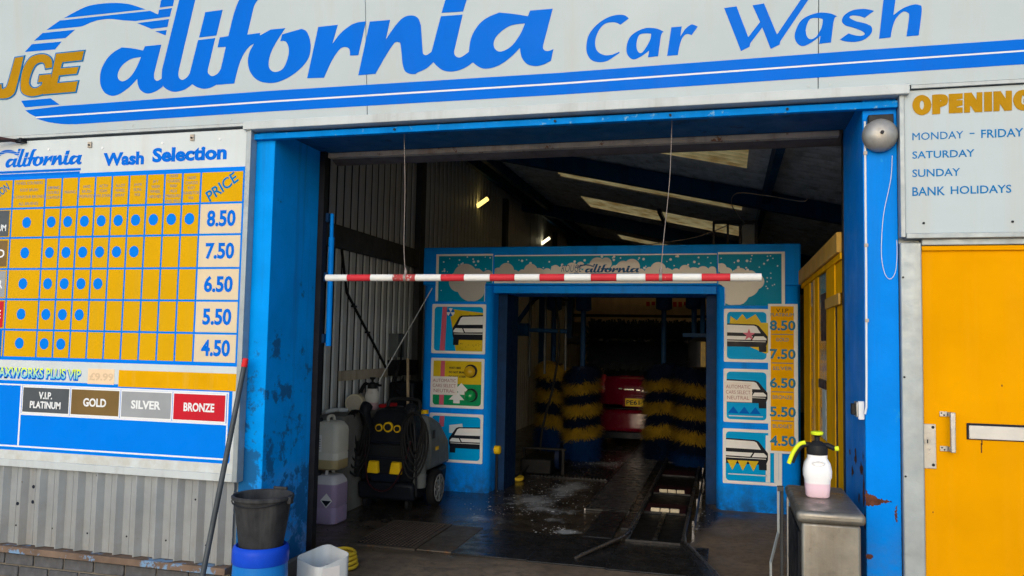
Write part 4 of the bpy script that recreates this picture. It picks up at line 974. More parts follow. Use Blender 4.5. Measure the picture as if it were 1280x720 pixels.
for (x0, x1, y0, y1, lab, m) in ((-2.20, -1.93, 1.42, 2.24, 'narrow brown steel cover plate right beside the square drain grate', 'grate_steel'), (-1.925, -1.36, 1.40, 2.22, 'dark steel trench cover plate, middle one of the row', 'plate_steel'), (-1.355, -.80, 1.38, 2.20, 'dark steel trench cover plate just left of the conveyor entry', 'plate_steel'), (-.795, -.12, 1.36, 2.165, 'dark steel trench cover plate right in front of the conveyor', 'plate_steel'), (-1.10, -.87, 2.24, 3.26, 'narrow dark cover plate leading up to the ribbed walkway', 'plate_steel')):
    o = tag(obj('trench_cover', MB().box(x0, x1, y0, y1, FL, FL+.012), m, None, .003), lab, 'cover plate')
wk = thing('walkway_grating', (-1.05, 5.4, 0), 'long dark ribbed walkway grating left of the conveyor', 'grating')
wx0, wx1, wy0, wy1 = -1.255, -.86, 3.28, 9.5
B('tray', 'pit_black', wk, wx0, wx1, wy0, wy1, FL, FL+.004); B('edge_bar', 'rail_steel', wk, wx0-.012, wx0, wy0, wy1, FL, FL+.020); B('edge_bar', 'plate_steel', wk, wx1, wx1+.012, wy0, wy1, FL, FL+.024)
mb = MB(); yy = wy0+.01
while yy < wy1-.02: mb.box(wx0+.001, wx1-.001, yy, yy+.026, FL+.004, FL+.016+random.uniform(-.001, .002)); yy += .055
obj('ribs', mb, 'plate_steel', wk, kind='stuff')
o = tag(obj('cover_strip', MB().box(-.845, -.76, 2.6, 9.4, FL, FL+.018), 'plate_steel', None, .003), 'smooth dark steel strip between ribbed walkway and conveyor', 'cover plate')
o = tag(obj('cross_grating', MB().box(-2.25, -1.29, 4.95, 5.75, FL, FL+.010), 'plate_steel', None, .003), 'dark cross plate in the wet floor left of the ribbed walkway', 'cover plate')
for i in range(22): B('rib', 'plate_steel', o, -2.23+i*.043, -2.21+i*.043, 4.97, 5.73, FL+.010, FL+.018)

cv = thing('conveyor', (-.5, 4, 0), 'steel wheel conveyor track with flared entry rails in the tunnel floor', 'conveyor')
cx0, cx1, cy0, cy1 = -.735, -.33, 2.20, 9.6
B('channel_bed', 'pit_black', cv, cx0, cx1, cy0, cy1, FL, FL+.008)
B('rail', 'rail_steel', cv, cx0-.022, cx0+.004, cy0, cy1, FL, FL+.032, .004); B('rail', 'rail_steel', cv, cx1-.004, cx1+.022, cy0, cy1, FL, FL+.032, .004)
obj('guide_tube', MB().tube([(cx0-.01, 9.4, .055), (cx0-.01, 5, .055), (cx0-.012, 2.35, .055), (cx0-.03, 2.18, .055), (cx0-.06, 2.08, .053), (-1.00, 1.58, .034), (-1.03, 1.53, .022)], .013, 10), 'rail_steel', cv, smooth=60)
for yy in (2.7, 4.2, 5.7, 7.2, 8.7): obj('tube_foot', MB().cyl((cx0-.01, yy, FL+.03), (cx0-.01, yy, .05), .010, n=8), 'rail_steel', cv)
obj('flare_plate', MB().hexa([(cx1-.01, 2.2, FL), (cx1+.07, 2.2, FL), (-.02, 1.35, FL), (-.14, 1.35, FL), (cx1-.01, 2.2, .045), (cx1+.03, 2.2, .045), (-.06, 1.35, .03), (-.13, 1.35, .03)]), 'plate_steel', cv, .004)
obj('flare_tube', MB().tube([(-.02, 1.30, .02), (-.07, 1.45, .04), (cx1+.035, 2.15, .05), (cx1+.02, 2.4, .05)], .010, 8), 'rail_steel', cv, smooth=60)
B('sill_plate', 'plate_steel', cv, cx0-.02, cx1+.02, cy0-.03, cy0-.002, FL, FL+.03, .002)
for yy in (3.30, 4.30, 5.5, 6.6):
    ca = B('roller_carrier', 'maroon' if yy > 3.2 else 'plate_steel', cv, cx0+.02, cx1-.02, yy+.06, yy+.42, FL+.008, FL+.026, .004)
    B('cross_bar', 'plate_steel', ca, cx0+.013, cx1-.013, yy, yy+.03, FL+.008, FL+.028, .003)
    if yy > 3.2 and yy < 5:
        for k in range(3): B('roller_block', 'roller_cream', ca, cx0+.075+k*.088, cx0+.155+k*.088, yy+.031, yy+.058, FL+.008, FL+.058, .004)
B('chain', 'plate_steel', cv, -.55, -.515, cy0+.05, 3.29, FL+.008, FL+.03)
gr = thing('guard_rail', (-.24, 4, 0), 'thin upright steel guard rail along the right of the conveyor', 'rail')
B('bar', 'rail_steel', gr, -.243, -.236, 2.45, 7.2, .05, .14, .002)
for yy in (2.6, 3.6, 4.6, 5.6, 6.6): B('foot', 'rail_steel', gr, -.262, -.244, yy, yy+.03, FL, .12)
# suds left on the wet floor
mb = MB(); rf = random.Random(11)
def blob(x, y, r, h):
    n = 7; a0 = rf.random()*6; vs = [(x, y, FL+h)]; 
    for i in range(n):
        t = a0+2*math.pi*i/n; q = r*rf.uniform(.6, 1.2); vs.append((x+q*math.cos(t), y+q*math.sin(t)*1.3, FL+.0012))
    mb.add(vs, [(0, i+1, (i+1) % n+1) for i in range(n)])
for cx, cy, sx_, sy_, n in ((-1.75, 3.6, .3, .45, 110), (-1.55, 4.5, .3, .6, 160), (-1.30, 2.40, .12, .08, 40), (-1.95, 3.0, .2, .12, 60), (-1.5, 6.3, .3, .3, 150), (-.2, 5.0, .03, .9, 60), (-1.6, 2.2, .5, .05, 60)):
    for i in range(n): blob(rf.gauss(cx, sx_), rf.gauss(cy, sy_), abs(rf.gauss(0, .004))+.002, rf.uniform(.001, .003))
tag(obj('soap_suds', mb, 'foam_suds', None, smooth=70), 'white soap suds scattered on the wet tunnel floor', 'suds', kind='stuff')

# ------------------------------------------------------------------ brushes and machinery
def bristles(mb, c, r0, r1, z0, z1, n, sag=.06, rnd=random, ph=0.):
    for i in range(n):
        a = rnd.random()*2*math.pi; z = z0+(z1-z0)*rnd.random(); z += .035*math.cos(a+ph)+rnd.gauss(0, .014); rr = r1*rnd.choice((rnd.uniform(.70, .95), rnd.uniform(.88, 1.0), rnd.uniform(.95, 1.16))); tw_ = rnd.uniform(.0025, .0055)
        d = Vector((math.cos(a), math.sin(a), 0)); s = Vector((-d.y, d.x, 0)); q = s*rnd.uniform(-.06, .06)
        p0 = Vector(c)+d*r0+Vector((0, 0, z)); p1 = Vector(c)+d*(r0+(rr-r0)*.6)+q*.4+Vector((0, 0, z-sag*.25)); p2 = Vector(c)+d*rr+q+Vector((0, 0, z-sag*rnd.uniform(.6, 1.3)))
        u = Vector((0, 0, 1)); k = len(mb.v)
        for p, w_ in ((p0, tw_), (p1, tw_), (p2, tw_*.8)): mb.v += [tuple(p-s*w_), tuple(p+s*w_)]
        mb.f += [(k, k+1, k+3, k+2), (k+2, k+3, k+5, k+4)]
def brush(x, y, r, z0, z1, bands, label, n=2100, foot=None):
    t = thing('wash_brush', (x, y, 0), label, 'brush', 'upright wash brushes')
    obj('shaft', MB().cyl((x, y, FL), (x, y, z1+.75), .035, n=12), 'navy_dark', t, smooth=40)
    obj('core', MB().cyl((x, y, z0+.02), (x, y, z1), .14 if r > .25 else r*.55, n=14), 'bristle_navy', t, smooth=40)
    H_ = (z1-z0)/len(bands)
    for i, m in enumerate(bands):
        mb = MB(); bristles(mb, (x, y, 0), .08, r*(1 if m != 'bristle_navy' else .96), z1-(i+1)*H_, z1-i*H_, n, .09 if i == 0 else .06, random, x*7)
        obj('bristle_band', mb, m, t, kind='stuff')
    obj('motor_head', MB().lathe((x, y, z1+.75), [(.07, 0), (.11, .02), (.11, .2), (.06, .24)], 14), 'navy_dark', t, smooth=40)
    return t
Yb, N_, D_ = 'bristle_yellow', 'bristle_navy', 'bristle_blue'
brush(-2.36, 7.0, .27, .05, 1.26, [Yb, N_, Yb, N_, Yb, D_, D_], 'banded upright brush farthest left, near the dark tunnel wall')
brush(-1.87, 6.6, .28, .04, 1.24, [N_, Yb, N_, Yb, N_, Yb, D_, D_], 'banded upright brush just left of the red car')
brush(-.82, 7.0, .30, .04, 1.28, [N_, Yb, N_, Yb, N_, Yb, N_, N_], 'banded upright brush covering the right of the red car')
brush(-.40, 6.6, .30, .04, 1.28, [N_, Yb, N_, Yb, N_, Yb, N_, D_], 'banded upright brush next to the right tower of the arch')
tb = thing('overhead_brush', (-1.1, 8.2, 1.0), 'dark horizontal overhead brush hanging above the red car', 'brush', None)
mb = MB()
for i in range(3600):
    a = random.random()*2*math.pi; x = random.uniform(-2.0, -.25); r = random.uniform(.30, .40); p0 = Vector((x, 8.0+.1*math.cos(a), 1.60+.1*math.sin(a))); p1 = Vector((x+random.uniform(-.05, .05), 8.0+r*math.cos(a), 1.60+r*math.sin(a)-.06)); k = len(mb.v)
    sx_ = Vector((.012, 0, 0)); mb.v += [tuple(p0-sx_), tuple(p0+sx_), tuple(p1+sx_), tuple(p1-sx_)]; mb.f.append((k, k+1, k+2, k+3))
obj('bristles', mb, 'bristle_dark', tb, kind='stuff'); obj('axle', MB().cyl((-2.35, 8.0, 1.60), (.05, 8.0, 1.60), .06, n=12), 'dark_steel', tb, smooth=40)
for x in (-2.32, .02): B('hanger', 'steel_blue', tb, x-.04, x+.04, 7.95, 8.05, 1.58, 2.43)
gt = thing('brush_gantry', (-1.2, 6.5, 0), 'dark blue steel gantry with pipes and motors behind the arch', 'gantry')
for x in (-2.75, .12):
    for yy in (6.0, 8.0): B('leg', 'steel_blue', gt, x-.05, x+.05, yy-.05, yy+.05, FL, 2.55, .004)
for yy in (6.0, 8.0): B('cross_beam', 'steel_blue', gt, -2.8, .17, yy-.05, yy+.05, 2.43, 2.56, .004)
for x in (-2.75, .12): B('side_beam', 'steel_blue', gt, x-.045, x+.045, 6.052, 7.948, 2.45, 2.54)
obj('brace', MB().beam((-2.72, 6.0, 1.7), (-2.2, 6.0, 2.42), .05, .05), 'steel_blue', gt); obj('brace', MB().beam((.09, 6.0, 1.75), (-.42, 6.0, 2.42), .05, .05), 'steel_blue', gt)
for x in (-2.45, -2.25, -1.98): obj('pipe', MB().cyl((x, 5.93, 1.1+.2*(x+2.5)), (x, 5.93, 2.42), .018, n=10), 'rail_grey', gt, smooth=40)
obj('brush_arm', MB().cyl((-2.75, 5.9, 1.72), (-1.95, 5.9, 1.70), .028, n=12), 'steel_blue', gt, smooth=40); obj('arm_cylinder', MB().cyl((-2.75, 5.9, 1.72), (-2.45, 5.9, 1.715), .085, n=14), 'steel_blue', gt, smooth=40)
obj('cross_beam', MB().box(-2.1, -.2, 6.9, 6.98, 2.28, 2.34), 'steel_blue', gt)
for x, yy, z in ((-1.72, 5.95, 2.28), (-1.5, 6.1, 2.33)): obj('motor', MB().cyl((x, yy, z), (x+.22, yy+.05, z-.02), .07, n=14), 'dark_steel', gt, smooth=40)
obj('hose', MB().tube(cat([(-2.15, 5.88, 2.35), (-2.05, 5.86, 1.6), (-2.12, 5.86, 1.0), (-2.25, 5.9, .5), (-2.3, 5.95, .1)]), .016, 8), 'rubber', gt, smooth=60)
obj('hose', MB().tube(cat([(-1.75, 6.0, 2.3), (-1.95, 5.9, 2.1), (-2.2, 5.9, 2.2), (-2.45, 5.93, 2.05)]), .014, 8), 'rubber', gt, smooth=60)
# side scrubber box and drum on the right with a yellow strip
sd = thing('scrubber_head', (-.1, 5.6, 0), 'dark round scrubber head with a yellow strip beside the right tower', 'machine')
obj('drum', MB().lathe((-.27, 5.75, 1.27), [(.10, 0), (.17, .03), (.17, .33), (.1, .38)], 20), 'dark_steel', sd, smooth=40); obj('yellow_strip', MB().box(-.285, -.225, 5.565, 5.585, 1.30, 1.60), 'bristle_yellow', sd, .004)
obj('support', MB().cyl((-.27, 5.75, 1.64), (-.27, 5.98, 2.44), .03, n=10), 'steel_blue', sd, smooth=40); B('top_bracket', 'steel_blue', sd, -.50, -.06, 5.7, 5.8, 1.655, 1.70)
# left floor machinery: wheel scrubber low unit
ws = thing('wheel_scrubber', (-2.2, 5.2, 0), 'low dark wheel scrubber unit with hoses at the left inside the arch', 'machine')
B('housing', 'pit_black', ws, -2.32, -1.95, 5.0, 5.7, FL+.02, .20, .02); obj('scrub_disc', MB().cyl((-1.949, 5.35, .2), (-1.90, 5.35, .2), .16, n=20), 'bristle_navy', ws, smooth=40)
B('top_rail', 'pit_black', ws, -2.32, -1.80, 5.1, 5.14, .30, .32); 
for x in (-2.3, -1.83): B('rail_post', 'pit_black', ws, x-.015, x+.015, 5.105, 5.135, FL, .30)
obj('valve', MB().lathe((-2.315, 3.98, .42), [(.03, -.04), (.045, -.03), (.045, .03), (.03, .04)], 12, 'X'), 'hi_yellow', ws, smooth=40); obj('valve_pipe', MB().tube([(-2.315, 3.98, FL), (-2.315, 3.98, .42)], .012, 8), 'dark_steel', ws); obj('valve_hose', MB().tube(cat([(-2.315, 3.98, .15), (-2.28, 4.4, .06), (-2.25, 4.9, .08), (-2.2, 5.05, .15)]), .014, 8), 'rubber', ws)
o = tag(obj('hose_ring', MB().tube([(-2.30+.10*math.cos(t), 4.63+.10*math.sin(t), .03+.004*math.sin(3*t)) for t in [i*2*math.pi/28 for i in range(28)]], .022, 8, True), 'hose_yellow', None, smooth=60), 'single yellow hose ring on the floor behind the left tower', 'hose')

# ------------------------------------------------------------------ red car in the tunnel
car = thing('red_car', (-1.2, 10.3, 0), 'red hatchback seen from behind between the brushes', 'car')
RY = 8.35
def ring(y, hw, zb, zt, top, crown=.02):
    pts = [(-hw*.84, zb), (-hw*.95, zb+.07), (-hw, zb+.26), (-hw, zt-.34), (-hw*.985, zt-.16), (-hw*(top+.06), zt-.04), (-hw*top, zt), (-hw*top*.5, zt+crown)]
    pts += [(-x, z) for x, z in reversed(pts)]
    return [(-1.2+x, y, z) for x, z in pts]
body = [ring(RY-.005, .64, .36, .88, .80, .01), ring(RY+.03, .74, .28, .98, .80, .02), ring(RY+.10, .81, .24, 1.04, .82, .02), ring(RY+.25, .85, .22, 1.07, .84), ring(RY+1.0, .87, .21, 1.10, .88), ring(RY+2.6, .87, .21, 1.02, .90), ring(RY+3.4, .85, .22, .94, .88), ring(RY+3.9, .78, .26, .80, .82), ring(RY+4.02, .68, .32, .66, .8)]
obj('body', MB().rings(body), 'car_red', car, smooth=60, fix=True)
cab = [[(-1.2+x, y, z) for x, y, z in q] for q in (
   [(-.68, RY+.10, 1.03), (.68, RY+.10, 1.03), (.76, RY+2.75, 1.0), (-.76, RY+2.75, 1.0)], [(-.55, RY+.42, 1.47), (.55, RY+.42, 1.47), (.60, RY+1.9, 1.50), (-.60, RY+1.9, 1.50)])]
obj('cabin', MB().rings(cab), 'car_glass', car, .03, fix=True)
obj('roof', MB().rings([[(-1.2+x, y, z) for x, y, z in ((-.58, RY+.30, 1.46), (.58, RY+.30, 1.46), (.62, RY+2.0, 1.48), (-.62, RY+2.0, 1.48))], [(-1.2+x, y, z) for x, y, z in ((-.50, RY+.38, 1.53), (.50, RY+.38, 1.53), (.55, RY+1.85, 1.55), (-.55, RY+1.85, 1.55))]]), 'car_red', car, .025, fix=True)
[B('silver_strip', 'chrome', car, x, x+w_, RY-.014, RY+.03, z, z+.022, .003) for x, w_, z in ((-1.60, .05, .855), (-1.52, .16, .845), (-1.33, .06, .84), (-1.24, .1, .83))]  # broken silver strips across the tailgate above the plate
B('tailgate_seam', 'ink', car, -1.80, -.60, RY-.012, RY+.02, .555, .565)
obj('bumper', MB().box(-1.94, -.46, RY-.055, RY+.12, .205, .545), 'car_red', car, .06, seg=4)
B('bumper_lower', 'ink', car, -1.88, -.52, RY-.03, RY+.5, .10, .204, .01)
plt = B('number_plate', 'plate_yellow', car, -1.495, -.965, RY-.025, RY-.005, .60, .72, .003)
CARP = Plane((0, RY-.025, 0)); text('lettering', 'PE61 P', CARP, (-1.478, -1.165, .625, .695), 'ink', plt, 0, .002, bold=.02)
B('tailgate_trim', 'car_red', car, -1.52, -.88, RY-.022, RY+.0, .75, .785, .01); B('tailgate_recess', 'car_red', car, -1.54, -.86, RY-.010, RY+.0, .585, .748, .006)
for s in (-1, 1):
    x = -1.2+s*.69; lamp = obj('tail_lamp', MB().hexa([(x-.09, RY+.0, .78), (x+.09, RY+.0, .78), (x+.10, RY+.3, .78), (x-.10, RY+.3, .78), (x-.08, RY+.05, 1.08), (x+.08, RY+.05, 1.08), (x+.09, RY+.3, 1.08), (x-.09, RY+.3, 1.08)]), 'car_lamp', car, .03, seg=3); B('lamp_lens', 'chrome', lamp, x-.04, x+.04, RY+.008, RY+.03, .86, .90, .006)
    for yy in (RY+.75, RY+3.25):
        wx = -1.2+s*.80; wl = obj('wheel', MB().cyl((wx-.1, yy, .31), (wx+.1, yy, .31), .305, n=24), 'rubber', car, .03, smooth=40); obj('rim', MB().cyl((wx+s*.085, yy, .31), (wx+s*.106, yy, .31), .2, n=20), 'rim_grey', wl)
obj('rear_wiper', MB().beam((-1.2, RY+.15, 1.14), (-.98, RY+.24, 1.27), .012, .012), 'black_plastic', car)

# ------------------------------------------------------------------ lamps under the roof
for i, (yy, x, z, mm, lab) in enumerate(((7.053, -3.48, 3.603, 'lamp_warm', 'lit warm tube lamp under the roof, nearer one on the left'), (11.408, -3.48, 3.583, 'lamp_white', 'lit white tube lamp under the roof, farther one just above the arch'))):
    t = thing('tube_lamp', (x, yy, z), lab, 'lamp', 'tube lamps along the left roof')
    dv = Vector((.075, .03, .062)); c_ = Vector((x, yy, z)); obj('tube', MB().beam(c_-dv, c_+dv, .075, .06), mm, t, .012)
    obj('housing', MB().beam(c_-dv*1.05+Vector((-.01, .07, .01)), c_+dv*1.05+Vector((-.01, .07, .01)), .10, .05), 'dark_steel', t); obj('arm', MB().beam(c_+Vector((-.0, .07, .0)), Vector((-3.555, yy+.09, z)), .025, .025), 'dark_steel', t)

# ------------------------------------------------------------------ left corner: ledge, cans, sprayer, pressure washer
ld = B('block_ledge', 'concrete_block', None, -3.549, -3.27, 2.35, 3.72, FL, .86, .008); tag(ld, 'grey concrete block ledge along the left wall behind the cans', 'ledge')
for (z0, lab, mm, seal) in ((.452, 'white jerry can with amber liquid, upper one of the stack', 'can_amber', 1), (FL, 'white jerry can with violet liquid and hazard diamond, lower one of the stack', 'can_violet', 0)):
    x0, x1, y0, y1 = (-3.375, -3.125, 1.93, 2.19) if not seal else (-3.385, -3.13, 1.94, 2.19)
    t = thing('jerry_can', ((x0+x1)/2, (y0+y1)/2, z0), lab, 'jerry can', 'jerry cans by the left wall'); h = .40
    bm = MB().rings([[(x0+i*dx, y0+j*dy, z0+z) for dx, dy, i, j in ((0, 0, 0, 0),)] for z in (0,)], False) if False else None
    def rr(ins, z): return [(u, v, z0+z) for u, v in rrect(x0+ins, x1-ins, y0+ins, y1-ins, .045, 4)]
    obj('body', MB().rings([rr(.012, 0), rr(0, .012), rr(.0, .13), rr(.004, .14), rr(.0, .15), rr(0, .32), rr(.005, .35), rr(.03, .392), rr(.06, h)]), mm, t, smooth=45)
    xm = (x0+x1)/2
    obj('handle', MB().tube(cat([(xm, y0+.08, z0+h-.02), (xm, y0+.085, z0+h+.035), (xm, y1-.08, z0+h+.035), (xm, y1-.05, z0+h-.02)], 4), .014, 8), mm, t, smooth=60)
    obj('cap', MB().cyl((xm-.07, y0+.06, z0+h-.02), (xm-.07, y0+.06, z0+h+.028), .028, n=16), 'black_plastic', t, smooth=40)
    CP_ = Plane((0, y0, 0))
    if seal: lb = S('label_sticker', 'paper', t, CP_, rect(x0+.03, x0+.115, z0+.15, z0+.29), .0, .0015); [S('print_line', 'print_grey', lb, CP_, rect(x0+.04, x0+.105, z0+.17+i*.02, z0+.178+i*.02), .0015, .002) for i in range(5)]
    else:
        cu, cv_ = x0+.17, z0+.20; lb = S('hazard_diamond', 'paper', t, CP_, [(cu, cv_-.06), (cu+.055, cv_), (cu, cv_+.06), (cu-.055, cv_)], .0, .0015); S('hazard_print', 'ink', lb, CP_, [(cu, cv_-.05), (cu+.044, cv_), (cu-.044, cv_)], .0015, .002)
o = tag(obj('plastic_jug', MB().lathe((-3.41, 1.80, FL), [(.06, 0), (.065, .01), (.065, .17), (.05, .22), (.022, .25), (.022, .28)], 20), 'tub_white', None, smooth=45), 'small white jug half hidden behind the left post below the cans', 'jug')
o = tag(obj('scraper', MB().beam((-3.31, 1.86, FL+.0), (-3.385, 1.85, .21), .02, .035), 'black_plastic', None, .004), 'black scraper handle leaning against the lower jerry can', 'scraper')

def sprayer(c, k, bm_, acc, lab, grp=None, flip=1):
    x, y, z = c; t = thing('pump_sprayer', c, lab, 'sprayer', grp)
    P = lambda r, h: (r*k, h*k)
    def sq(r, h, pw=.82):
        o = []
        for i in range(20):
            a = 2*math.pi*i/20; ca, sa = math.cos(a), math.sin(a); q = (abs(ca)**4+abs(sa)**4)**-.25*pw; o.append((x+r*k*q*ca*1.1, y+r*k*q*sa, z+h*k))
        return o
    obj('bottle', MB().rings([sq(.050, 0), sq(.060, .008), sq(.064, .05), sq(.066, .085), sq(.072, .10), sq(.073, .13), sq(.066, .165), sq(.05, .19), sq(.042, .195, 1), sq(.042, .205, 1)]), bm_, t, smooth=50)
    obj('grip_ring', MB().tube([(x+.026*k*math.cos(a), y-.0585*k-.004*k*math.sin(a), z+(.168+.012*math.sin(a))*k) for a in [i*math.pi/9 for i in range(18)]], .004*k, 6, True), bm_, t, smooth=60)
    hdl = obj('pump_head', MB().lathe((x, y, z), [P(.048, .205), P(.05, .225), P(.046, .25), P(.03, .262), P(.02, .27)], 18), 'black_plastic', t, smooth=40)
    obj('nozzle', MB().tube([(x, y, z+.245*k), (x+flip*.05*k, y, z+.25*k), (x+flip*.08*k, y-.01*k, z+.238*k)], [.018*k, .014*k, .012*k], 10), 'black_plastic', t, smooth=50)
    obj('nozzle_tip', MB().cyl((x+flip*.08*k, y-.01*k, z+.238*k), (x+flip*.098*k, y-.012*k, z+.24*k), .012*k, n=12), acc, t, smooth=40)
    obj('grip', MB().tube(cat([(x-flip*.03*k, y, z+.25*k), (x-flip*.07*k, y, z+.245*k), (x-flip*.10*k, y, z+.205*k), (x-flip*.118*k, y, z+.16*k)], 4), .013*k, 8), 'black_plastic', t, smooth=60)
    obj('trigger', MB().tube(cat([(x-flip*.055*k, y-.012*k, z+.262*k), (x-flip*.085*k, y-.012*k, z+.25*k), (x-flip*.115*k, y-.012*k, z+.205*k), (x-flip*.133*k, y-.012*k, z+.155*k)], 4), .010*k, 8), acc, t, smooth=60)
    obj('plunger', MB().lathe((x, y, z), [P(.012, .262), P(.012, .29), P(.025, .30)], 14), 'black_plastic', t, smooth=40); obj('plunger_knob', MB().lathe((x, y, z), [P(.026, .30), P(.03, .305), P(.03, .315), P(.02, .318)], 16), acc, t, smooth=40)
    return t
sprayer((-3.375, 3.15, .86), 1.0, 'bottle_milky', 'black_plastic', 'milky pump sprayer with black head standing on the block ledge')
t = thing('plastic_tub', (-3.43, 2.85, .86), 'round cream plastic container lying on its side on the block ledge', 'container')
obj('body', MB().cyl((-3.46, 3.0, .945), (-3.40, 2.80, .945), .075, .085, n=22), 'yellow_cup', t, smooth=40); obj('mouth', MB().cyl((-3.401, 2.803, .945), (-3.398, 2.793, .945), .07, n=22), 'plank_cream', t)
o = tag(obj('hose_fitting', MB().tube(cat([(-3.5, 2.42, .865+.02), (-3.45, 2.52, .90), (-3.48, 2.62, .89), (-3.42, 2.7, .885)]), .02, 8), 'tub_white', None, smooth=60), 'short white hose end lying at the front of the block ledge', 'hose')
o = tag(obj('red_tool', MB().box(-3.40, -3.30, 3.36, 3.62, .8605, .895), 'red_cap', None, .008), 'small red hand tool lying at the far end of the block ledge', 'tool')
o = tag(obj('wall_plank', MB().box(-3.549, -3.522, 2.75, 3.86, 1.15, 1.245), 'plank_cream', None, .003), 'cream wooden plank fixed along the left wall above the ledge', 'plank')
o = tag(obj('storage_case', MB().box(-3.5, -3.22, 3.86, 4.3, FL, 1.10), 'washer_dark', None, .02), 'dark upright case in the corner behind the pressure washer', 'case')
o = tag(obj('broom_handle', MB().cyl((-3.22, 3.78, FL), (-3.27, 3.79, 1.36), .016, n=10), 'wood', None, smooth=40), 'wooden broom handle standing behind the pressure washer', 'broom')
t = thing('wall_conduit', (-3.55, 3, 1.2), 'thin black conduit slanting down the ribbed left wall with two clips', 'conduit')
obj('pipe', MB().tube([(-3.54, 2.72, 2.40), (-3.54, 2.85, 2.0), (-3.54, 3.75, 1.32), (-3.54, 3.9, 1.2)], .014, 8), 'rubber', t, smooth=60)
for yy, z in ((3.02, 1.87), (3.35, 1.62)): B('clip', 'dark_steel', t, -3.549, -3.52, yy-.05, yy+.03, z-.01, z+.01)
o = tag(obj('pull_cord', MB().cyl((-2.98, 3.70, 2.10), (-3.40, 3.35, 1.12), .005, n=6), 'cable_white', None), 'thin pale cord slanting from the arch down to the ledge', 'cord')
t = thing('cable_box', (-3.5, 4.0, 1.2), 'small grey cable box with black cables on the left wall beside the arch', 'cable box')
B('box', 'washer_grey', t, -3.549, -3.44, 3.92, 4.1, 1.36, 1.62, .006); B('box_rail', 'dark_steel', t, -3.549, -3.42, 3.9, 4.5, 1.16, 1.33, .004)
for k in range(3): obj('cable', MB().tube(cat([(-3.43, 4.0, 1.5-.05*k), (-3.36, 3.8, 1.3), (-3.40, 3.7+.05*k, 1.1), (-3.38, 3.9, .95+.08*k), (-3.42, 4.05, 1.15)]), .008, 6), 'rubber', t, smooth=60)

pw = thing('pressure_washer', (-2.95, 2.95, 0), 'dark hot pressure washer with yellow dials, pedals and hoses at the left tower', 'pressure washer')
px0, px1 = -3.27, -2.70
obj('chassis', MB().rings([[(px0+.02, 2.62, .10), (px1, 2.62, .10), (px1, 3.48, .14), (px0+.02, 3.48, .14)], [(px0+.02, 2.60, .26), (px1, 2.60, .26), (px1+.0, 3.52, .32), (px0+.02, 3.52, .32)]]), 'washer_dark', pw, .03, smooth=50)
obj('front_cowl', MB().rings([[(px0+.03, 2.63, .262), (px1-.03, 2.63, .262), (px1-.03, 2.98, .262), (px0+.03, 2.98, .262)], [(px0+.02, 2.60, .45), (px1-.02, 2.60, .45), (px1-.02, 2.98, .45), (px0+.02, 2.98, .45)], [(px0+.07, 2.68, .78), (px1-.05, 2.68, .78), (px1-.05, 2.98, .80), (px0+.07, 2.98, .80)], [(px0+.13, 2.74, .90), (px1-.10, 2.74, .90), (px1-.10, 2.96, .92), (px0+.13, 2.96, .92)]]), 'washer_dark', pw, .03, smooth=50)
B('control_recess', 'black_plastic', pw, px0+.10, px1-.08, 2.610, 2.66, .49, .60, .01)
obj('rear_hood', MB().rings([[(px0+.04, 2.985, .325), (px1+.01, 2.985, .325), (px1+.02, 3.55, .335), (px0+.04, 3.55, .335)], [(px0+.05, 2.985, .60), (px1+.01, 2.985, .60), (px1+.015, 3.52, .55), (px0+.05, 3.52, .55)], [(px0+.10, 2.985, .82), (px1-.03, 2.985, .82), (px1-.03, 3.40, .72), (px0+.10, 3.40, .72)], [(px0+.15, 2.985, .86), (px1-.08, 2.985, .86), (px1-.08, 3.28, .80), (px0+.15, 3.28, .80)]]), 'washer_grey', pw, .04, smooth=50)
B('rating_plate', 'hi_yellow', pw, px1+.013, px1+.018, 3.12, 3.2, .50, .535); B('air_grille', 'black_plastic', pw, px1+.0135, px1+.0185, 3.03, 3.09, .62, .70)
for (x, z, r) in ((-3.075, .742, .034), (-2.985, .752, .046), (-2.895, .740, .034)):
    yf = 2.655+.0; d_ = obj('dial', MB().lathe((x, 2.682, z), [(r, 0), (r, .028), (r*.74, .03), (r*.70, .02)], 22, 'Y'), 'hi_yellow', pw, smooth=40); obj('dial_knob', MB().cyl((x, 2.69, z), (x, 2.645, z), r*.66, n=16), 'black_plastic', d_, smooth=40)
for x in (-3.085, -2.865):
    obj('pedal', MB().hexa([(x-.055, 2.555, .345), (x+.055, 2.555, .345), (x+.06, 2.60, .345), (x-.06, 2.60, .345), (x-.04, 2.565, .445), (x+.04, 2.565, .445), (x+.05, 2.605, .455), (x-.05, 2.605, .455)]), 'hi_yellow', pw, .008)
for s, x in ((-1, px0+.10), (1, px1-.08)):
    obj('hose_horn', MB().tube(cat([(x, 2.68, .70), (x+s*.02, 2.63, .82), (x+s*.03, 2.62, .90), (x+s*.02, 2.66, .955)], 4), [.05]*8+[.055]*4+[.035], 10), 'washer_dark', pw, smooth=60)
obj('push_handle', MB().tube(cat([(px0+.14, 2.95, .80), (px0+.15, 2.98, .96), (px0+.22, 3.0, .985), (px1-.18, 3.0, .985), (px1-.11, 2.98, .96), (px1-.10, 2.95, .80)], 4), .018, 8), 'black_plastic', pw, smooth=60)
rg = random.Random(5)
obj('spray_lance', MB().tube([(px1+.03, 2.60, .16), (px1+.02, 2.585, .55), (px1-.02, 2.60, .93)], .011, 8), 'dark_steel', pw, smooth=60); B('lance_grip', 'black_plastic', pw, px1-.04, px1+.0, 2.57, 2.61, .80, .94, .01)
for z in (.475, .615): B('panel_seam', 'ink', pw, px0+.08, px1-.06, 2.598, 2.66, z, z+.008)
B('front_grille', 'ink', pw, px0+.16, px1-.14, 2.592, 2.63, .27, .34, .004)
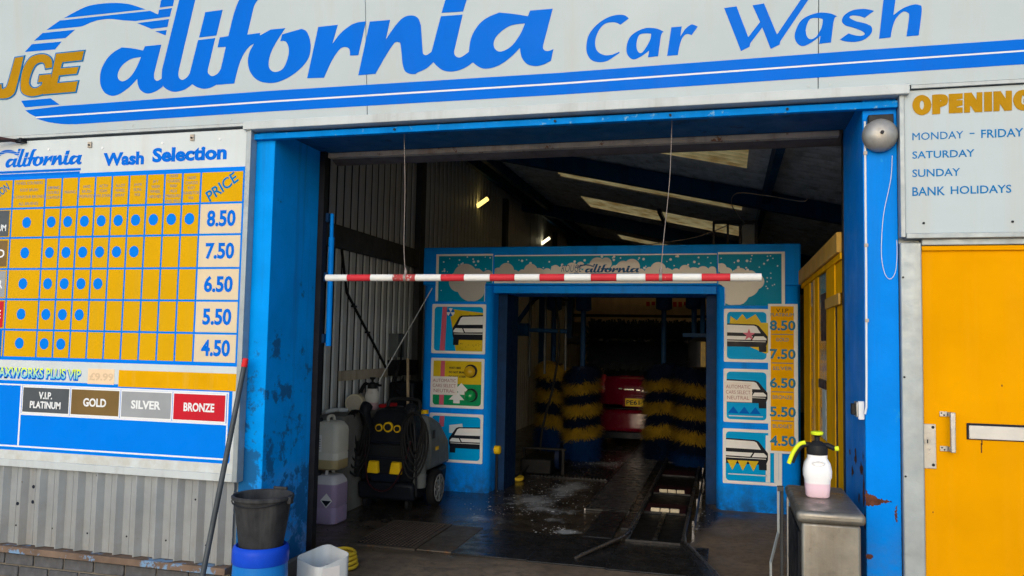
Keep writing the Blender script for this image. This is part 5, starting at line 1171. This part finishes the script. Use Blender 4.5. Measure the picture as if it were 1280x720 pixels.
obj('gun_holster', MB().cyl((px0+.02, 2.60, .30), (px0+.03, 2.61, .62), .035, n=12), 'black_plastic', pw, smooth=40)
obj('tank_cap', MB().cyl((px1-.12, 3.12, .845), (px1-.12, 3.12, .88), .05, n=16), 'hi_yellow', pw, smooth=40)
for s, x in ((-1, px0+.05), (1, px1+.01)):
    for k in range(5):
        w_ = .06+.025*k; d = .30+.05*k; yo = 2.585-.012*k; pts = []
        for i in range(22):
            a = 2*math.pi*i/22; pts.append((x+s*.015+w_*math.sin(a)*(.8+.2*math.cos(a)), yo-.02+.025*math.sin(a*2+k), .87-d/2+d/2*math.cos(a)*1.15+rg.uniform(-.004, .004)))
        obj('hose_loop', MB().tube(pts, .0095, 7, True), 'rubber', pw, smooth=60)
obj('power_cable', MB().tube(cat([(px0+.10, 2.56, .70), (-3.14, 2.54, .42), (-3.10, 2.53, .26), (-2.99, 2.52, .20), (-2.88, 2.53, .24), (-2.78, 2.54, .42), (-2.72, 2.56, .65)]), .008, 6), 'maroon', pw, smooth=60)
obj('filter_bottle', MB().lathe((px1+.02, 2.70, .22), [(.055, 0), (.06, .02), (.06, .12), (.055, .13), (.06, .14), (.06, .26), (.04, .32), (.03, .40)], 18), 'washer_grey', pw, smooth=40)
for (x, yy) in ((px1+.055, 3.02), (px0-.03, 3.02)):
    wl = obj('wheel', MB().lathe((x-.035, yy, .172), [(.11, 0), (.165, .004), (.170, .02), (.170, .055), (.165, .07), (.12, .075)], 28, 'X'), 'rubber', pw, smooth=40); rm = obj('rim', MB().lathe((x+.035, yy, .172), [(.128, 0), (.128, .010), (.10, .004), (.04, .008), (.03, .018), (0, .02)], 24, 'X'), 'rim_grey', wl, smooth=30)
    for i in range(8):
        a = i*math.pi/4; obj('spoke', MB().beam((x+.045, yy+.04*math.cos(a), .172+.04*math.sin(a)), (x+.045, yy+.115*math.cos(a), .172+.115*math.sin(a)), .018, .012, (1, 0, 0)), 'washer_grey', rm)
for x in (px0+.08, px1-.08): obj('caster', MB().lathe((x-.02, 2.70, .062), [(.02, 0), (.057, .004), (.057, .036), (.02, .04)], 16, 'X'), 'rubber', pw, smooth=40); 
for x in (px0+.08, px1-.08): B('caster_fork', 'dark_steel', pw, x-.03, x+.03, 2.68, 2.74, .085, .12)

# ------------------------------------------------------------------ in front of the left post
dm = thing('blue_drum', (-2.475, -.23, 0), 'stubby scuffed blue plastic drum carrying the black bucket', 'drum')
obj('body', MB().lathe((-2.475, -.23, 0), [(.135, 0), (.150, .012), (.153, .10), (.147, .30), (.143, .335)], 32), 'drum_blue', dm, smooth=40)
obj('band', MB().lathe((-2.475, -.23, 0), [(.149, .318), (.152, .325), (.152, .385), (.147, .405), (.135, .414), (.128, .405), (.12, .396), (0, .395)], 32), 'drum_band', dm, smooth=40)
bk = thing('black_bucket', (-2.475, -.23, .396), 'black rubber bucket standing on the blue drum', 'bucket')
bx, by, bz = -2.475, -.23, .3965
obj('shell', MB().lathe((bx, by, bz), [(0, .0), (.115, .0), (.118, .006), (.152, .25), (.158, .262), (.167, .268), (.168, .282), (.158, .288), (.149, .282), (.113, .014), (0, .012)], 40), 'bucket_black', bk, smooth=40)
obj('bail', MB().tube([(bx+.163*math.cos(a), by+.163*math.sin(a), bz+.272-.03*math.sin(math.pi*i/24)) for i, a in [(i, math.pi+math.pi*i/24) for i in range(25)]], .004, 6), 'dark_steel', bk, smooth=60)
obj('bail_grip', MB().cyl((bx-.03, by+.163, bz+.294), (bx+.055, by+.158, bz+.294), .009, n=8), 'bucket_black', bk)
for s in (-1, 1): obj('ear', MB().box(bx+s*.168-.012, bx+s*.168+.012, by-.018, by+.018, bz+.245, bz+.285), 'bucket_black', bk, .004)
tb_ = thing('cut_open_can', (-2.31, .18, 0), 'white plastic can cut open as a tub, standing by the foot of the left post', 'tub')
def turn(x, y, a=R_(-27), c=(-2.31, .18)): return (c[0]+x*math.cos(a)-y*math.sin(a), c[1]+x*math.sin(a)+y*math.cos(a))
ring_ = lambda ins, z: [(*turn(u, v), z) for u, v in rrect(-.125+ins, .125-ins, -.115+ins, .115-ins, .045-ins*.5, 5)]
def wav(r): return [(x, y, z+.010*math.sin(14*x+1)+.22*(y-.18)-.06*(x+2.31)) for x, y, z in r]
obj('shell', MB().rings([ring_(.01, FL), ring_(0, .02), ring_(.0, .10), ring_(.004, .11), ring_(.0, .12), wav(ring_(.0, .262)), wav(ring_(.003, .262)), ring_(.004, .03)], True), 'tub_white', tb_, smooth=45)
lq = [Vector((*turn(.1252, v), z)) for v, z in ((-.09, .12), (.03, .12), (.03, .225), (-.09, .225))]; nn = Vector((*turn(1, 0), 0))-Vector((*turn(0, 0), 0))
lb = obj('label_sticker', MB().hexa([p for p in lq]+[p+nn*.0015 for p in lq]), 'paper', tb_)
lq = [Vector((*turn(.1268, v), z)) for v, z in ((-.08, .13), (.02, .13), (.02, .16), (-.08, .16))]; obj('print_block', MB().hexa([p for p in lq]+[p+nn*.0008 for p in lq]), 'print_grey', lb)
obj('dirty_water', MB().add(ring_(.0045, .09), [tuple(range(len(ring_(0, 0))))]), 'sludge', tb_)
hs = thing('yellow_hose', (-2.55, .78, 0), 'coil of yellow hose on the floor behind the left post', 'hose')
for k in range(4): obj('coil', MB().tube([(-2.52+(.12-.006*k)*math.cos(t), .82+.11*math.sin(t), .024+FL+.026*k+.004*math.sin(3*t+k)) for t in [i*2*math.pi/26 for i in range(26)]], .013, 7, True), 'hose_yellow', hs, smooth=60)
pole = thing('leaning_pole', (-2.70, -.33, 0), 'dark grey pole with red end cap leaning on the price board', 'pole')
a = Vector((-2.79, -.36, .0)); b = Vector((-2.722, -.085, 1.375)); 
obj('shaft', MB().cyl(a, b, .0155, n=14), 'pole_grey', pole, smooth=40); dd = (b-a).normalized(); obj('end_cap', MB().cyl(b-dd*.002, b+dd*.05, .018, .0165, n=14), 'red_cap', pole, .004, smooth=40)
o = tag(obj('loose_board', MB().hexa([(-3.55, -.16, 0), (-2.98, -.26, 0), (-2.95, -.10, 0), (-3.4, -.10, 0), (-3.55, -.16, .105), (-2.98, -.26, .09), (-2.95, -.10, .10), (-3.4, -.10, .11)]), 'plank_cream', None, .006), 'pale loose board lying on the ground under the sheet cladding', 'board')

# ------------------------------------------------------------------ in front of the right post
cb_ = thing('steel_cabinet', (.47, -.1, 0), 'dented stainless steel pedestal cabinet beside the right post', 'cabinet')
kx0, kx1, ky0, ky1, kt = .325, .585, -.40, .30, .772
B('body', 'steel_dirty', cb_, kx0+.005, kx1-.008, ky0+.012, ky1, FL, kt, .012)
obj('lid', MB().rings([[(kx0-.018, ky0-.005, kt+.001), (kx1+.012, ky0-.005, kt+.001), (kx1+.012, ky1+.02, kt+.001), (kx0-.018, ky1+.02, kt+.001)], [(kx0-.018, ky0-.005, kt+.053), (kx1+.012, ky0-.005, kt+.053), (kx1+.012, ky1+.02, kt+.053), (kx0-.018, ky1+.02, kt+.053)]]), 'steel_dirty', cb_, .020, seg=4)
B('side_panel', 'washer_dark', cb_, kx0-.006, kx0+.004, ky0+.06, ky1-.05, .05, kt-.05, .002); B('side_seam', 'steel', cb_, kx0-.012, kx0+.0, ky1-.04, ky1-.01, .05, kt-.005, .002)
obj('slot_lip', MB().hexa([(kx0-.05, ky0+.02, .28), (kx0-.007, ky0+.02, .25), (kx0-.007, ky0+.2, .25), (kx0-.05, ky0+.2, .28), (kx0-.05, ky0+.02, .29), (kx0-.007, ky0+.02, .27), (kx0-.007, ky0+.2, .27), (kx0-.05, ky0+.2, .29)]), 'steel', cb_)
sprayer((.435, -.02, kt+.054), 1.0, 'bottle_pink', 'lime', 'white pump sprayer with pink liquid and lime trigger on the steel cabinet')
hr = thing('bent_tube_rail', (.27, .3, 0), 'bent pale steel strip rail standing left of the steel cabinet', 'rail')
obj('strip', MB().beam((.272, .30, .81), (.272, .30, .57), .008, .012), 'galv', hr); obj('strip', MB().beam((.272, .30, .575), (.232, .27, .42), .008, .012), 'galv', hr); obj('strip', MB().beam((.232, .27, .425), (.232, .27, .0), .008, .012), 'galv', hr)
obj('back_bar', MB().box(.284, .300, .318, .345, .0, .80), 'rail_grey', hr, .003); obj('link', MB().box(.268, .299, .29, .317, .79, .815), 'rail_grey', hr)

# ------------------------------------------------------------------ yellow kiosk behind the right post
kk = thing('yellow_kiosk', (.68, 2.0, 0), 'yellow timber framed attendant kiosk just inside behind the right post', 'kiosk')
KX = .66
obj('fascia_board', MB().box(KX-.03, KX, .78, 3.33, 2.115, 2.235), 'kiosk_board', kk, .004); B('fascia_return', 'kiosk_board', kk, KX-.028, 1.8, 3.332, 3.36, 2.115, 2.23)
B('fascia_mould', 'kiosk_yellow', kk, KX-.012, KX+.04, .78, 3.29, 2.075, 2.114, .003); B('roof', 'kiosk_board', kk, KX+.001, 1.8, .78, 3.33, 2.2, 2.23)
for y0, y1, m in ((2.62, 3.12, 'kiosk_yellow'), (2.30, 2.40, 'kiosk_board'), (2.02, 2.22, 'kiosk_yellow'), (1.09, 1.52, 'kiosk_yellow')): B('post', m, kk, KX-.006, KX+.06, y0, y1, FL, 2.074, .002)
B('transom', 'kiosk_board', kk, KX-.02, KX-.0065, .80, 1.47, 1.81, 1.877, .003)
B('lower_panel', 'kiosk_yellow', kk, KX-.002, KX+.03, 1.521, 2.019, FL, .92, .002); B('door_edge', 'ink', kk, KX-.001, KX+.03, 1.03, 1.089, FL, 1.808); B('door_panel', 'kiosk_yellow', kk, KX+.002, KX+.04, .80, 1.029, FL, 1.808, .003)
B('header_panel', 'kiosk_yellow', kk, KX+.002, KX+.04, .80, 1.089, 1.88, 2.074, .003)
for y0, y1, z in ((1.521, 2.019, .921), (2.221, 2.299, .3), (2.401, 2.619, .3)): B('window_pane', 'car_glass', kk, KX+.001, KX+.008, y0, y1, z, 2.074)
B('window_bar', 'maroon', kk, KX-.005, KX+.0005, 1.56, 2.018, 1.27, 1.33); B('blind', 'kiosk_blind', kk, KX-.003, KX+.0005, 1.6, 1.80, .93, 1.268); B('notice', 'maroon', kk, KX-.003, KX+.0005, 1.56, 1.86, 1.60, 1.93)
B('side_wall', 'kiosk_yellow', kk, KX+.081, 1.8, 3.16, 3.2, FL, 2.11)
o = tag(obj('roof_cable', MB().tube(cat([(.20, 4.2, 2.78), (.06, 4.0, 2.95), (.10, 3.6, 3.0), (.35, 3.0, 2.86), (.58, 2.5, 2.72), (.62, 2.35, 2.715)]), .005, 6), 'wire', None, smooth=60), 'thin pale cable looping under the roof right of the arch', 'cable')
o = tag(obj('sagging_cable', MB().tube(cat([(.12, 4.2, 2.83), (-.3, 4.3, 2.68), (-.9, 4.35, 2.60), (-1.4, 4.4, 2.545)]), .005, 6), 'wire', None, smooth=60), 'thin pale cable sagging down onto the top of the arch', 'cable')
t = thing('junction_frame', (.15, 4.2, 2.53), 'small dark metal frame with cables standing on top of the arch', 'frame')
for x in (-.12, .02, .14, .30): B('upright', 'dark_steel', t, x-.012, x+.012, 4.19, 4.22, aT-.01, 2.80)
B('top_bar', 'dark_steel', t, -.13, .31, 4.185, 4.225, 2.8005, 2.83); B('plate', 'washer_grey', t, .16, .28, 4.17, 4.185, 2.56, 2.78)

set_type()
